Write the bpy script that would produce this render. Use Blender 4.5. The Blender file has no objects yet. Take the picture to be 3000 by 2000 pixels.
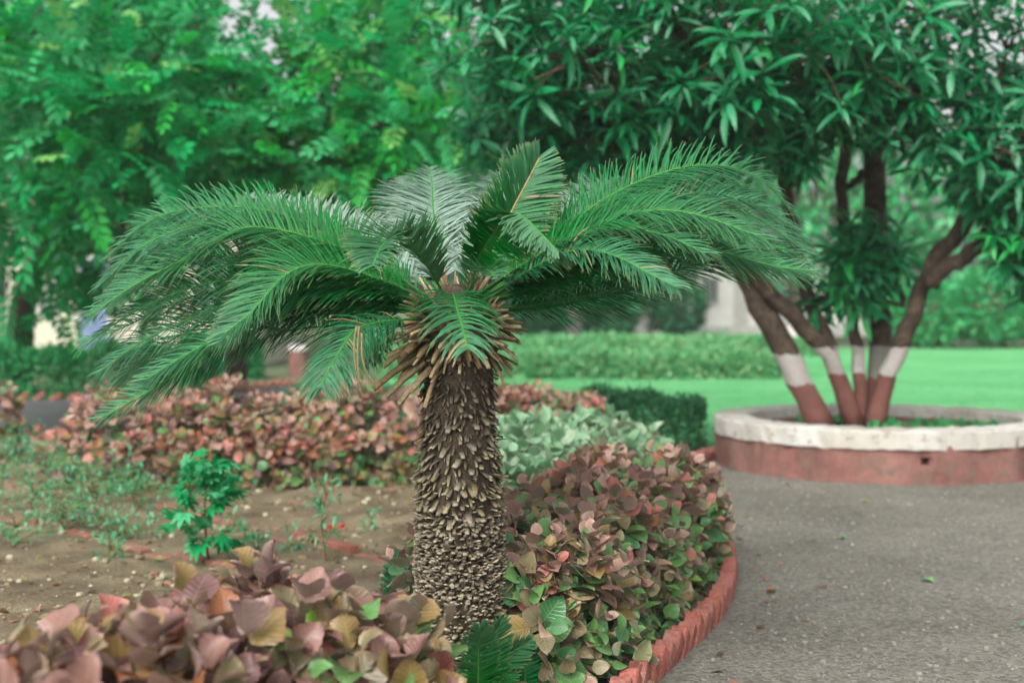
import bpy, math, random
import numpy as np
from mathutils import Vector, Matrix
random.seed(7); rng = np.random.default_rng(11)
PI = math.pi
S = bpy.context.scene
COL = S.collection

# ------------------------------------------------------------------ camera, sky, sun, exposure
CAM_H = 1.25; F = 3000 * 50 / 36.0; HOR = 880.0          # focal length in photo pixels, horizon row
cam = bpy.data.cameras.new('camera'); cam.lens = 50; cam.sensor_width = 36
cam.shift_y = -0.04; cam.clip_start = 0.05; cam.clip_end = 900
cam.dof.use_dof = True; cam.dof.focus_distance = 4.3; cam.dof.aperture_fstop = 2.15
camo = bpy.data.objects.new('camera', cam); COL.objects.link(camo)
camo.location = (0, 0, CAM_H); camo.rotation_euler = (PI / 2, 0, 0); S.camera = camo

SUN_EL, SUN_AZ = math.radians(42), math.radians(200)
w = bpy.data.worlds.new('World'); S.world = w; w.use_nodes = True
wn = w.node_tree; bg = wn.nodes['Background']
sky = wn.nodes.new('ShaderNodeTexSky'); sky.sky_type = 'NISHITA'; sky.sun_disc = False
sky.sun_elevation = SUN_EL; sky.sun_rotation = SUN_AZ; sky.dust_density = 6.0; sky.air_density = 1.0
hs = wn.nodes.new('ShaderNodeHueSaturation'); hs.inputs['Saturation'].default_value = 0.12   # overcast: nearly colourless sky
wn.links.new(sky.outputs[0], hs.inputs['Color']); wn.links.new(hs.outputs[0], bg.inputs['Color'])
bg.inputs['Strength'].default_value = 0.145
sun = bpy.data.lights.new('sun', 'SUN'); sun.energy = 1.25; sun.angle = math.radians(40); sun.color = (1.0, 0.965, 0.92)
suno = bpy.data.objects.new('sun', sun); COL.objects.link(suno)
sd = Vector((math.sin(SUN_AZ) * math.cos(SUN_EL), math.cos(SUN_AZ) * math.cos(SUN_EL), math.sin(SUN_EL)))
suno.rotation_euler = sd.to_track_quat('Z', 'Y').to_euler()
S.view_settings.view_transform = 'Standard'; S.view_settings.look = 'None'
S.view_settings.exposure = 0.8; S.view_settings.gamma = 1.0
S.view_settings.use_curve_mapping = False
S.render.engine = 'CYCLES'
S.cycles.max_bounces = 12; S.cycles.diffuse_bounces = 8; S.cycles.transmission_bounces = 12; S.cycles.transparent_max_bounces = 8

def P(px, py, D):
    return Vector(((px - 1500) / F * D, D, CAM_H - (py - HOR) / F * D))
def PA(px, py, D):
    return np.array(P(px, py, D))
def gx(px, D):
    return (px - 1500) / F * D
def lin(c):
    c = np.asarray(c, float) / 255.0
    return tuple(np.where(c <= 0.04045, c / 12.92, ((c + 0.055) / 1.055) ** 2.4))
def nrm(v):
    x, y, z = float(v[0]), float(v[1]), float(v[2]); l = math.sqrt(x * x + y * y + z * z) + 1e-9
    return np.array((x / l, y / l, z / l))
def cr(a, b):
    a0, a1, a2 = float(a[0]), float(a[1]), float(a[2]); b0, b1, b2 = float(b[0]), float(b[1]), float(b[2])
    return np.array((a1 * b2 - a2 * b1, a2 * b0 - a0 * b2, a0 * b1 - a1 * b0))
def li(c, k=0.68): return tuple(k * x for x in lin(c))

# ------------------------------------------------------------------ materials
def newmat(name):
    m = bpy.data.materials.new(name); m.use_nodes = True
    nt = m.node_tree; b = nt.nodes['Principled BSDF']
    return m, nt, b
def N(nt, t, **kw):
    n = nt.nodes.new(t)
    for k, v in kw.items():
        if k in n.inputs.keys() if isinstance(k, str) else False: n.inputs[k].default_value = v
        else: setattr(n, k, v)
    return n
def mixc(nt, fac, a, b, typ='MIX'):
    n = nt.nodes.new('ShaderNodeMix'); n.data_type = 'RGBA'; n.blend_type = typ
    for sock, val in ((n.inputs[0], fac), (n.inputs[6], a), (n.inputs[7], b)):
        if hasattr(val, 'node'): nt.links.new(val, sock)
        else: sock.default_value = val if isinstance(val, (int, float)) else (*val[:3], 1)
    return n.outputs[2]
def mth(nt, op, a, b=None, clamp=False):
    n = nt.nodes.new('ShaderNodeMath'); n.operation = op; n.use_clamp = clamp
    for i, v in enumerate((a, b)):
        if v is None: continue
        if hasattr(v, 'node'): nt.links.new(v, n.inputs[i])
        else: n.inputs[i].default_value = v
    return n.outputs[0]
def noise(nt, scale, detail=4, rough=0.6, vec=None):
    n = nt.nodes.new('ShaderNodeTexNoise'); n.inputs['Scale'].default_value = scale
    n.inputs['Detail'].default_value = detail; n.inputs['Roughness'].default_value = rough
    if vec is not None: nt.links.new(vec, n.inputs['Vector'])
    return n.outputs['Fac']
def ramp(nt, fac, stops):
    r = nt.nodes.new('ShaderNodeValToRGB'); nt.links.new(fac, r.inputs[0])
    el = r.color_ramp.elements
    while len(el) < len(stops): el.new(0.5)
    for e, (p, c) in zip(el, stops):
        e.position = p; e.color = (*c[:3], 1) if not isinstance(c, (int, float)) else (c, c, c, 1)
    return r.outputs[0]
def bump(nt, b, h, strength=0.4, dist=0.01):
    n = nt.nodes.new('ShaderNodeBump'); n.inputs['Strength'].default_value = strength
    n.inputs['Distance'].default_value = dist
    nt.links.new(h, n.inputs['Height']); nt.links.new(n.outputs[0], b.inputs['Normal'])
def geopos(nt):
    return nt.nodes.new('ShaderNodeNewGeometry').outputs['Position']

def leafmat(name, rough=0.45, spec=0.5, trans=0.3, under=None, veins=False, var=0.25):
    """leaf colour comes from the leaf's own colour attribute; undersides may take a paler colour"""
    m, nt, b = newmat(name)
    a = nt.nodes.new('ShaderNodeVertexColor'); a.layer_name = 'Col'
    nz = noise(nt, 35, 3, 0.6, geopos(nt))
    c = mixc(nt, 1.0, a.outputs[0], ramp(nt, nz, [(0.25, 1 - var), (0.75, 1 + var)]), 'MULTIPLY')
    if veins:
        uv = nt.nodes.new('ShaderNodeAttribute'); uv.attribute_name = 'luv'
        sx = nt.nodes.new('ShaderNodeSeparateXYZ'); nt.links.new(uv.outputs['Vector'], sx.inputs[0])
        au = mth(nt, 'ABSOLUTE', sx.outputs[0])
        ph = mth(nt, 'MULTIPLY', mth(nt, 'SUBTRACT', sx.outputs[1], mth(nt, 'MULTIPLY', au, 0.28)), 46.0)
        vb = mth(nt, 'POWER', mth(nt, 'ADD', mth(nt, 'MULTIPLY', mth(nt, 'SINE', ph), 0.5), 0.5), 6.0)
        mid = mth(nt, 'LESS_THAN', au, 0.035)
        v = mth(nt, 'MAXIMUM', mth(nt, 'MULTIPLY', vb, 0.6), mid)
        c = mixc(nt, mth(nt, 'MULTIPLY', v, 0.22), c, (0.62, 0.50, 0.36))
        bump(nt, b, mth(nt, 'SUBTRACT', 1.0, v), 0.35, 0.004)
    if under is not None:
        g = nt.nodes.new('ShaderNodeNewGeometry')
        c = mixc(nt, g.outputs['Backfacing'], c, mixc(nt, 0.65, c, under))
    nt.links.new(c, b.inputs['Base Color'])
    b.inputs['Roughness'].default_value = rough; b.inputs['Specular IOR Level'].default_value = spec
    t = nt.nodes.new('ShaderNodeBsdfTranslucent'); nt.links.new(c, t.inputs['Color'])
    mx = nt.nodes.new('ShaderNodeMixShader'); mx.inputs[0].default_value = trans
    nt.links.new(b.outputs[0], mx.inputs[1]); nt.links.new(t.outputs[0], mx.inputs[2])
    nt.links.new(mx.outputs[0], nt.nodes['Material Output'].inputs['Surface'])
    return m

def attrmat(name, rough=0.85, nscale=60, var=0.3, bstr=0.5, bdist=0.004):
    m, nt, b = newmat(name)
    a = nt.nodes.new('ShaderNodeVertexColor'); a.layer_name = 'Col'
    nz = noise(nt, nscale, 5, 0.65, geopos(nt))
    nt.links.new(mixc(nt, 1.0, a.outputs[0], ramp(nt, nz, [(0.25, 1 - var), (0.75, 1 + var)]), 'MULTIPLY'), b.inputs['Base Color'])
    b.inputs['Roughness'].default_value = rough; b.inputs['Specular IOR Level'].default_value = 0.2
    bump(nt, b, nz, bstr, bdist)
    return m

def surfmat(name, stops, scale, rough=0.9, fine=None, bstr=0.5, bdist=0.01, detail=6, spec=0.2):
    m, nt, b = newmat(name); p = geopos(nt)
    n1 = noise(nt, scale, detail, 0.62, p)
    c = ramp(nt, n1, stops)
    h = n1
    if fine:
        n2 = noise(nt, fine, 4, 0.7, p)
        c = mixc(nt, 1.0, c, ramp(nt, n2, [(0.28, 0.62), (0.72, 1.35)]), 'MULTIPLY'); h = n2
    nt.links.new(c, b.inputs['Base Color']); b.inputs['Roughness'].default_value = rough
    b.inputs['Specular IOR Level'].default_value = spec
    bump(nt, b, h, bstr, bdist)
    return m

M_FROND = leafmat('sago_leaflet', 0.5, 0.28, 0.34, under=(0.12, 0.30, 0.15), var=0.25)  # underside colour lightened to offset its shading
M_COPPER = leafmat('copper_leaf', 0.34, 0.5, 0.25, under=(0.30, 0.22, 0.19), veins=True, var=0.18)
M_PALE = leafmat('pale_leaf', 0.5, 0.4, 0.3, veins=True, var=0.2)
M_MANGO = leafmat('mango_leaf', 0.42, 0.6, 0.4, var=0.2)
M_TREE = leafmat('tree_leaf', 0.5, 0.4, 0.45, var=0.2)
M_HEDGE = leafmat('hedge_leaf', 0.55, 0.35, 0.3, var=0.25)
M_GRASS = leafmat('grass_blade', 0.6, 0.3, 0.35, var=0.3)
M_SCALE = attrmat('leaf_base_scale', 0.9, 90, 0.45)
M_STEM = attrmat('stem', 0.8, 70, 0.3)
M_BARK = surfmat('bark', [(0.3, lin((48, 40, 34))), (0.5, lin((76, 64, 54))), (0.7, lin((104, 90, 78)))], 9, 0.95, 55, 0.8, 0.02)
M_TRUNKCORE = surfmat('trunk_fibre', [(0.3, lin((52, 45, 37))), (0.7, lin((92, 80, 65)))], 60, 0.95, 160, 0.8, 0.01)
M_STONE = attrmat('pebble', 0.9, 120, 0.2, 0.15, 0.001)

# ------------------------------------------------------------------ object helpers
def tag(o, label=None, cat=None, group=None, kind=None):
    if label: o['label'] = label
    if cat: o['category'] = cat
    if group: o['group'] = group
    if kind: o['kind'] = kind
    return o
def empty(name, loc, label=None, cat=None, group=None):
    o = bpy.data.objects.new(name, None); COL.objects.link(o); o.location = Vector(loc)
    o.empty_display_size = 0.1
    return tag(o, label, cat, group)
def make_mesh(name, V, Fs, mat, C=None, UV=None, smooth=True):
    """Fs: int array (m,3) or (m,4), or a list of index tuples"""
    me = bpy.data.meshes.new(name)
    V = np.asarray(V, np.float32)
    if isinstance(Fs, np.ndarray):
        k = Fs.shape[1]; m = Fs.shape[0]
        me.vertices.add(len(V)); me.vertices.foreach_set('co', V.ravel())
        me.loops.add(m * k); me.loops.foreach_set('vertex_index', Fs.astype(np.int32).ravel())
        me.polygons.add(m); me.polygons.foreach_set('loop_start', np.arange(0, m * k, k, dtype=np.int32))
        try: me.polygons.foreach_set('loop_total', np.full(m, k, np.int32))
        except Exception: pass
        me.update(calc_edges=True)
    else:
        me.from_pydata([tuple(v) for v in V], [], [tuple(f) for f in Fs])
    if smooth: me.polygons.foreach_set('use_smooth', np.ones(len(me.polygons), bool))
    if C is not None:
        a = me.color_attributes.new('Col', 'FLOAT_COLOR', 'POINT')
        C4 = np.ones((len(V), 4), np.float32); C4[:, :3] = np.clip(np.asarray(C), 0, 1)
        a.data.foreach_set('color', C4.ravel())
    if UV is not None:
        a = me.attributes.new('luv', 'FLOAT_VECTOR', 'POINT')
        U3 = np.zeros((len(V), 3), np.float32); U3[:, :2] = UV
        a.data.foreach_set('vector', U3.ravel())
    if mat is not None: me.materials.append(mat)
    me.validate(); me.update()
    return me
def wloc(o):
    v = Vector((0, 0, 0))
    while o is not None: v += o.location; o = o.parent
    return np.array(v)
def obj(name, me, parent=None, matrix=None):
    """matrix / mesh are given in world space; parents here are never rotated"""
    o = bpy.data.objects.new(name, me); COL.objects.link(o)
    if parent is not None: o.parent = parent
    if matrix is not None: o.matrix_local = matrix
    return o
def wobj(name, V, Fs, mat, parent=None, C=None, UV=None, smooth=True, origin=None):
    """world-space vertices -> object whose origin sits at the parent (or at origin)"""
    V = np.asarray(V, float)
    off = np.zeros(3)
    base = wloc(parent) if parent is not None else np.zeros(3)
    org = np.asarray(origin, float) if origin is not None else base
    o = obj(name, make_mesh(name, V - org, Fs, mat, C, UV, smooth), parent)
    o.location = Vector(org - base)
    return o

class MB:
    def __init__(self): self.V = []; self.F = []; self.C = []
    def add(self, V, Fs, c=(0.5, 0.5, 0.5)):
        n = len(self.V); self.V += [tuple(v) for v in V]; self.F += [tuple(i + n for i in f) for f in Fs]
        c = np.asarray(c, float)
        self.C += [tuple(c)] * len(V) if c.ndim == 1 else [tuple(x) for x in c]
        return self
    def box(self, c, h, R=None, col=(0.5, 0.5, 0.5), bev=0.0):
        sg = np.array([[x, y, z] for z in (-1, 1) for y in (-1, 1) for x in (-1, 1)], float)
        if bev <= 0:
            V = sg * np.asarray(h)
            Fs = [(0, 2, 3, 1), (4, 5, 7, 6), (0, 1, 5, 4), (2, 6, 7, 3), (0, 4, 6, 2), (1, 3, 7, 5)]
        else:
            V, Fs = bevbox(h, bev)
        if R is not None: V = V @ np.asarray(R).T
        return self.add(V + np.asarray(c, float), Fs, col)
    def tube(self, pts, rad, sides=8, col=(0.5, 0.5, 0.5), cap=True, jit=0.0):
        V, Fs = tube(pts, rad, sides, cap, jit); return self.add(V, Fs, col)
    def build(self, name, mat, parent=None, smooth=True, origin=None):
        return wobj(name, self.V, self.F, mat, parent, self.C, None, smooth, origin)
def bevbox(h, b):
    h = np.asarray(h, float)
    V = []; idx = {}
    for sx in (-1, 1):
        for sy in (-1, 1):
            for sz in (-1, 1):
                s = np.array((sx, sy, sz), float)
                for ax in range(3):
                    p = s * (h - b); p[ax] = s[ax] * h[ax]; idx[(sx, sy, sz, ax)] = len(V); V.append(p)
    Fs = []
    def quad(ax, s, o1, o2):
        c = []
        for a, bb in ((-1, -1), (1, -1), (1, 1), (-1, 1)):
            k = [0, 0, 0]; k[ax] = s; k[o1] = a; k[o2] = bb; c.append(idx[(k[0], k[1], k[2], ax)])
        return c
    for ax in range(3):
        o1, o2 = (ax + 1) % 3, (ax + 2) % 3
        for s in (-1, 1):
            q = quad(ax, s, o1, o2); Fs.append(q if s > 0 else q[::-1])
    for ax in range(3):           # edge strips
        o1, o2 = (ax + 1) % 3, (ax + 2) % 3
        for a in (-1, 1):
            for c in (-1, 1):
                def k(e, f):
                    t = [0, 0, 0]; t[ax] = e; t[o1] = a; t[o2] = c; return idx[(t[0], t[1], t[2], f)]
                q = [k(-1, o1), k(1, o1), k(1, o2), k(-1, o2)]
                Fs.append(q if a * c > 0 else q[::-1])
    for sx in (-1, 1):
        for sy in (-1, 1):
            for sz in (-1, 1):
                t = [idx[(sx, sy, sz, i)] for i in range(3)]
                Fs.append(t if sx * sy * sz > 0 else t[::-1])
    return np.array(V), Fs
def frames(pts):
    pts = np.asarray(pts, float); T = np.gradient(pts, axis=0)
    T /= np.linalg.norm(T, axis=1)[:, None] + 1e-9
    n = np.cross(T[0], (0.3, 0.9, 0.2)); n = nrm(n); A = []; B = []
    for t in T:
        n = nrm(n - t * np.dot(n, t)); A.append(n); B.append(np.cross(t, n))
    return T, np.array(A), np.array(B)
def tube(pts, rad, sides=8, cap=True, jit=0.0):
    pts = np.asarray(pts, float); n = len(pts); rad = np.broadcast_to(np.asarray(rad, float), (n,))
    T, A, B = frames(pts); an = np.arange(sides) / sides * 2 * PI
    r = rad[:, None] * (1 + jit * rng.normal(size=(n, sides)))
    V = pts[:, None, :] + r[..., None] * (np.cos(an)[None, :, None] * A[:, None, :] + np.sin(an)[None, :, None] * B[:, None, :])
    V = V.reshape(-1, 3); Fs = []
    for i in range(n - 1):
        for j in range(sides):
            k = (j + 1) % sides
            Fs.append((i * sides + j, i * sides + k, (i + 1) * sides + k, (i + 1) * sides + j))
    if cap:
        Fs.append(tuple(range(sides))[::-1]); Fs.append(tuple((n - 1) * sides + j for j in range(sides)))
    return V, Fs
def spline(ctrl, n):
    """Catmull-Rom through the control points, resampled evenly by length"""
    c = np.asarray(ctrl, float); c = np.vstack([2 * c[0] - c[1], c, 2 * c[-1] - c[-2]]); out = []
    for i in range(1, len(c) - 2):
        for t in np.linspace(0, 1, 16, endpoint=False):
            p0, p1, p2, p3 = c[i - 1:i + 3]
            out.append(0.5 * (2 * p1 + (p2 - p0) * t + (2 * p0 - 5 * p1 + 4 * p2 - p3) * t * t + (3 * p1 - p0 - 3 * p2 + p3) * t ** 3))
    out.append(c[-2]); out = np.array(out)
    L = np.concatenate([[0], np.cumsum(np.linalg.norm(np.diff(out, axis=0), axis=1))])
    s = np.linspace(0, L[-1], n)
    return np.stack([np.interp(s, L, out[:, k]) for k in range(3)], 1), L[-1]

# ------------------------------------------------------------------ leaves: prototypes, placements
class Proto:
    def __init__(s, V, Fs, M, UV): s.V = np.array(V, float); s.F = np.array(Fs, int); s.M = np.array(M, float); s.UV = np.array(UV, float)
def blade(rows, cols, length, width, prof, cup=0.0, curl=0.0, serr=0.0, wave=0.0, fold=0.0, seed=0):
    r = np.random.default_rng(seed); V = []; M = []; UV = []; Fs = []
    ph = r.uniform(0, 6)
    for i in range(rows + 1):
        t = i / rows; hw = 0.5 * width * prof(t)
        for j in range(cols + 1):
            u = -1 + 2 * j / cols
            e = 1.0
            if abs(u) == 1 and 0 < i < rows: e = 1 + serr * (1 if i % 2 else -1)
            x = u * hw * e
            z = cup * length * (u * u) * prof(t) - curl * length * t * t + fold * abs(u) * hw + wave * length * math.sin(6 * t + ph + 2.0 * (u > 0)) * abs(u) ** 2
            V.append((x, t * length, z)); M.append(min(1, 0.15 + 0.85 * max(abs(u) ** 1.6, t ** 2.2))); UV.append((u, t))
    w_ = cols + 1
    for i in range(rows):
        for j in range(cols):
            a, b, c, d = i * w_ + j, i * w_ + j + 1, (i + 1) * w_ + j + 1, (i + 1) * w_ + j
            Fs += [(a, b, c), (a, c, d)]
    return Proto(V, Fs, M, UV)
def join_protos(lst):
    V = []; Fs = []; M = []; UV = []; n = 0
    for p, R, t in lst:
        V.append(p.V @ np.asarray(R).T + t); Fs.append(p.F + n); M.append(p.M); UV.append(p.UV); n += len(p.V)
    return Proto(np.vstack(V), np.vstack(Fs), np.concatenate(M), np.vstack(UV))
def basis(d, n):
    """columns: across, along(d), normal"""
    d = nrm(d); n = np.asarray(n, float); n = nrm(n - d * np.dot(n, d))
    if not np.isfinite(n).all() or np.linalg.norm(n) < 0.5: n = nrm(np.cross(d, (1, 0.1, 0)))
    return np.stack([np.cross(d, n), d, n], 1)
class Leaves:
    """placements of leaf prototypes with palette colours; the largest in view become single objects, the rest one joined mesh"""
    def __init__(s, protos, palette, mat): s.p = protos; s.pal = palette; s.mat = mat; s.pl = []
    def put(s, pos, d, n, size, pal, k=None):
        s.pl.append((k if k is not None else int(rng.integers(len(s.p))), pal, np.asarray(pos, float), np.asarray(d, float), np.asarray(n, float), size))
    def emit(s, parent, nsingle=0, name='leaf', bulk='foliage', seen=None, bulkpart=None, single_ok=None):
        if not s.pl: return
        Dv = np.array([q[3] for q in s.pl]); Nv = np.array([q[4] for q in s.pl]); Sz = np.array([q[5] for q in s.pl])
        Dv /= np.linalg.norm(Dv, axis=1)[:, None] + 1e-9; Nv = Nv - Dv * (Nv * Dv).sum(1)[:, None]; Nv /= np.linalg.norm(Nv, axis=1)[:, None] + 1e-9
        RR = np.stack([np.cross(Dv, Nv), Dv, Nv], 2) * Sz[:, None, None]
        pl = [(q[0], q[1], q[2], RR[i]) for i, q in enumerate(s.pl)]
        base = wloc(parent)
        if nsingle:
            sc = []
            for k, pal, pos, R in pl:
                D = max(pos[1], 0.3); px = pos[0] / D * F + 1500; py = HOR - (pos[2] - CAM_H) / D * F
                inside = -60 < px < 3060 and -60 < py < 2060
                face = abs(np.dot(R[:, 2], nrm(pos - np.array((0, 0, CAM_H))))) / (np.linalg.norm(R[:, 2]) + 1e-9)
                q = np.linalg.norm(R[:, 1]) / D * (0.35 + face)
                if seen is not None: q *= seen(pos)
                sc.append(q if inside else 0.0)
            order = np.argsort(sc)[::-1]; nz = int(np.sum(np.array(sc) > 0))
            single = set(order[:min(nsingle, nz)].tolist())
        else: single = set()
        cache = {}; groups = {}
        for i, (k, pal, pos, R) in enumerate(pl):
            if i in single:
                if (k, pal) not in cache:
                    p = s.p[k]; c0, c1 = s.pal[pal]
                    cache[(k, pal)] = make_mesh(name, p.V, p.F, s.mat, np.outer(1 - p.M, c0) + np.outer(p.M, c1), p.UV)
                Mx = Matrix.Identity(4)
                for a in range(3):
                    for b in range(3): Mx[a][b] = R[a, b]
                    Mx[a][3] = pos[a] - base[a]
                obj(name, cache[(k, pal)], parent, Mx)
            else: groups.setdefault((k, pal), []).append((pos, R))
        if groups:
            V = []; Fs = []; C = []; UV = []; n = 0
            for (k, pal), L in groups.items():
                p = s.p[k]; c0, c1 = (np.asarray(x) for x in s.pal[pal])
                Rm = np.array([x[1] for x in L]); tm = np.array([x[0] for x in L]); m = len(L)
                vv = np.einsum('mij,nj->mni', Rm, p.V) + tm[:, None, :]
                V.append(vv.reshape(-1, 3)); Fs.append((p.F[None] + (np.arange(m) * len(p.V))[:, None, None]).reshape(-1, 3) + n)
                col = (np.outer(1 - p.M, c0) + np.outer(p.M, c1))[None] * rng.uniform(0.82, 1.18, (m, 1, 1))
                C.append(np.broadcast_to(col, (m, len(p.V), 3)).reshape(-1, 3)); UV.append(np.tile(p.UV, (m, 1))); n += m * len(p.V)
            o = wobj(bulk, np.vstack(V), np.vstack(Fs), s.mat, parent, np.vstack(C), np.vstack(UV))
            tag(o, kind='stuff')
            return o
def pal(*pairs): return [(np.array(lin(a)), np.array(lin(b))) for a, b in pairs]
def rdir(): return nrm(rng.normal(size=3))

# ------------------------------------------------------------------ the ground
def sheet(name, poly, z, mat):
    o = wobj(name, [(x, y, z) for x, y in poly], [tuple(range(len(poly)))], mat, smooth=False)
    return tag(o, kind='structure')
M_GROUND = surfmat('ground_earth', [(0.3, li((86, 120, 78))), (0.55, li((112, 122, 92))), (0.75, li((128, 118, 98)))], 1.2, 0.95, 30)
M_LAWN = surfmat('lawn_grass', [(0.32, lin((72, 150, 90))), (0.48, lin((94, 172, 108))), (0.6, lin((104, 180, 116))), (0.72, lin((132, 184, 128)))], 0.55, 0.9, 32, 0.8, 0.03)
def gravelmat():
    m, nt, b = newmat('gravel'); p = geopos(nt)
    big = noise(nt, 0.9, 6, 0.65, p)
    c = ramp(nt, big, [(0.3, li((124, 121, 109), .62)), (0.5, li((144, 141, 129), .62)), (0.75, li((162, 159, 147), .62))])
    v = nt.nodes.new('ShaderNodeTexVoronoi'); v.inputs['Scale'].default_value = 62; nt.links.new(p, v.inputs['Vector'])
    bw = nt.nodes.new('ShaderNodeRGBToBW'); nt.links.new(v.outputs['Color'], bw.inputs[0])
    c = mixc(nt, 0.8, c, ramp(nt, bw.outputs[0], [(0.15, 0.58), (0.5, 1.0), (0.85, 1.36)]), 'MULTIPLY')
    f = noise(nt, 140, 4, 0.75, p)
    c = mixc(nt, 0.7, c, ramp(nt, f, [(0.3, 0.5), (0.7, 1.5)]), 'MULTIPLY')
    nt.links.new(c, b.inputs['Base Color']); b.inputs['Roughness'].default_value = 0.9; b.inputs['Specular IOR Level'].default_value = 0.25
    bump(nt, b, mth(nt, 'ADD', mth(nt, 'SUBTRACT', 1.0, v.outputs['Distance']), f), 0.7, 0.012)
    return m
M_GRAVEL = gravelmat()
M_TAR = surfmat('tar', [(0.3, li((86, 90, 90))), (0.7, li((112, 114, 112)))], 2.0, 0.85, 70, 0.4, 0.008)
M_SOIL = surfmat('soil', [(0.28, li((92, 80, 62), .78)), (0.5, li((128, 115, 92), .78)), (0.72, li((154, 144, 118), .78))], 3.2, 0.95, 60, 0.8, 0.02)

sheet('ground', [(-400, -40), (400, -40), (400, 600), (-400, 600)], 0.0, M_GROUND)
sheet('lawn', [(-2.6, 12.0), (-1.6, 11.6), (1.4, 11.4), (16, 11.4), (40, 11.4), (40, 37), (-3.2, 37), (-1.9, 21)], 0.004, M_LAWN)
EDGE = [(0.12, 3.7), (0.25, 4.1), (0.45, 4.65), (0.8, 5.6), (0.97, 6.35), (1.06, 7.2), (1.1, 8.2), (1.12, 9.3), (1.28, 10.4), (1.62, 11.2), (2.1, 11.45)]
EDGE3, EDGE_L = spline([(x, y, 0) for x, y in EDGE], 120)
sheet('gravel_path', [(x, y) for x, y, _ in EDGE3] + [(16, 11.4), (16, -6), (-6, -6), (-1.2, 1.2), (-0.3, 2.6)], 0.008, M_GRAVEL)
sheet('tar_path', [(-26, 13.2), (-3.3, 13.3), (-1.9, 14.6), (-1.5, 17), (-2.4, 21), (-3.0, 21), (-4.6, 18.0), (-26, 17.7)], 0.008, M_TAR)

def inpoly(x, y, poly):
    c = np.zeros(x.shape, bool); n = len(poly); j = n - 1
    for i in range(n):
        xi, yi = poly[i]; xj, yj = poly[j]
        c ^= ((yi > y) != (yj > y)) & (x < (xj - xi) * (y - yi) / (yj - yi + 1e-12) + xi); j = i
    return c
BED = [(x - 0.05, y) for x, y, _ in EDGE3] + [(0.6, 11.6), (-2.5, 12.2), (-12, 12.6), (-12, 1.5), (-1.6, 1.6), (-0.25, 2.9)]
def vnoise(x, y, s, seed=0):
    r = np.random.default_rng(seed); G = r.normal(size=(64, 64))
    fx, fy = x / s, y / s; ix, iy = np.floor(fx).astype(int), np.floor(fy).astype(int); tx, ty = fx - ix, fy - iy
    tx = tx * tx * (3 - 2 * tx); ty = ty * ty * (3 - 2 * ty)
    g = lambda a, b: G[a % 64, b % 64]
    return (g(ix, iy) * (1 - tx) + g(ix + 1, iy) * tx) * (1 - ty) + (g(ix, iy + 1) * (1 - tx) + g(ix + 1, iy + 1) * tx) * ty
def soilh(x, y):
    x = np.asarray(x, float); y = np.asarray(y, float)
    return 0.03 + 0.022 * vnoise(x, y, 0.5, 1) + 0.012 * vnoise(x, y, 0.17, 2) + 0.006 * vnoise(x, y, 0.07, 3) + 0.09 * np.exp(-((x + 1.75) ** 2 / 0.5 + (y - 5.0) ** 2 / 1.2))
xs = np.arange(-6.5, 2.3, 0.045); ys = np.arange(1.5, 12.6, 0.05)
XX, YY = np.meshgrid(xs, ys); ins = inpoly(XX, YY, BED)
ZZ = np.where(ins, np.maximum(soilh(XX, YY), 0.012), -0.12)
nx = len(xs); ii, jj = np.meshgrid(np.arange(len(ys) - 1), np.arange(nx - 1), indexing='ij')
a = (ii * nx + jj).ravel(); Q = np.stack([a, a + 1, a + nx + 1, a + nx], 1)
keep = ins.ravel()[Q].any(1)
tag(wobj('bed_soil', np.stack([XX, YY, ZZ], -1).reshape(-1, 3), Q[keep], M_SOIL), kind='structure')

# loose stones and clods
def lump_proto(seed):
    r = np.random.default_rng(seed); V, Fs = bevbox((0.5, 0.5, 0.36), 0.2)
    V = V * r.uniform(0.85, 1.1, V.shape); T = []
    for f in Fs:
        for i in range(1, len(f) - 1): T.append((f[0], f[i], f[i + 1]))
    return Proto(V, T, np.full(len(V), 0.5), np.zeros((len(V), 2)))
LUMPS = [lump_proto(i) for i in range(5)]
def scatter_lumps(name, label, n, region, palette, smin, smax, zf, test=None):
    root = None
    L = Leaves(LUMPS, palette, M_STONE)
    for _ in range(n):
        x = rng.uniform(region[0], region[1]); y = region[2] + (region[3] - region[2]) * rng.uniform() ** 1.5
        if test is not None and not test(x, y): continue
        s_ = smin + (smax - smin) * rng.uniform() ** 3
        an = rng.uniform(0, 6.3)
        L.put((x, y, zf(x, y) + 0.15 * s_), (math.cos(an), math.sin(an), 0), (0, 0, 1), s_, int(rng.integers(len(palette))))
    V = []
    e = empty(name, (0, 0, 0)); o = L.emit(e, 0, bulk=name)
    o.parent = None; bpy.data.objects.remove(e); o.name = name
    o.data.polygons.foreach_set('use_smooth', np.zeros(len(o.data.polygons), bool))
    tag(o, label, 'stones', kind='stuff')
edge_x = lambda y: np.interp(y, EDGE3[:, 1], EDGE3[:, 0])
scatter_lumps('gravel_stones', 'small loose grey stones lying on the gravel path', 9000, (0.1, 5.2, 4.0, 10.5),
              pal(((112, 111, 104), (124, 122, 115)), ((104, 103, 96), (112, 110, 104)), ((120, 117, 107), (134, 131, 121)), ((108, 105, 97), (118, 115, 106))),
              0.005, 0.02, lambda x, y: 0.008, lambda x, y: x > edge_x(y) + 0.1 and (x - 2.8) ** 2 + (y - 10.8) ** 2 > 1.75)
scatter_lumps('soil_clods', 'crumbly brown clods and pale chips on the garden bed', 4000, (-5, 1.0, 3.6, 11),
              pal(((120, 106, 84), (140, 126, 102)), ((98, 84, 66), (116, 104, 84)), ((132, 122, 98), (146, 136, 112)), ((150, 148, 120), (166, 164, 138))),
              0.008, 0.036, lambda x, y: float(soilh(x, y)), lambda x, y: x < edge_x(y) - 0.15)

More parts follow.
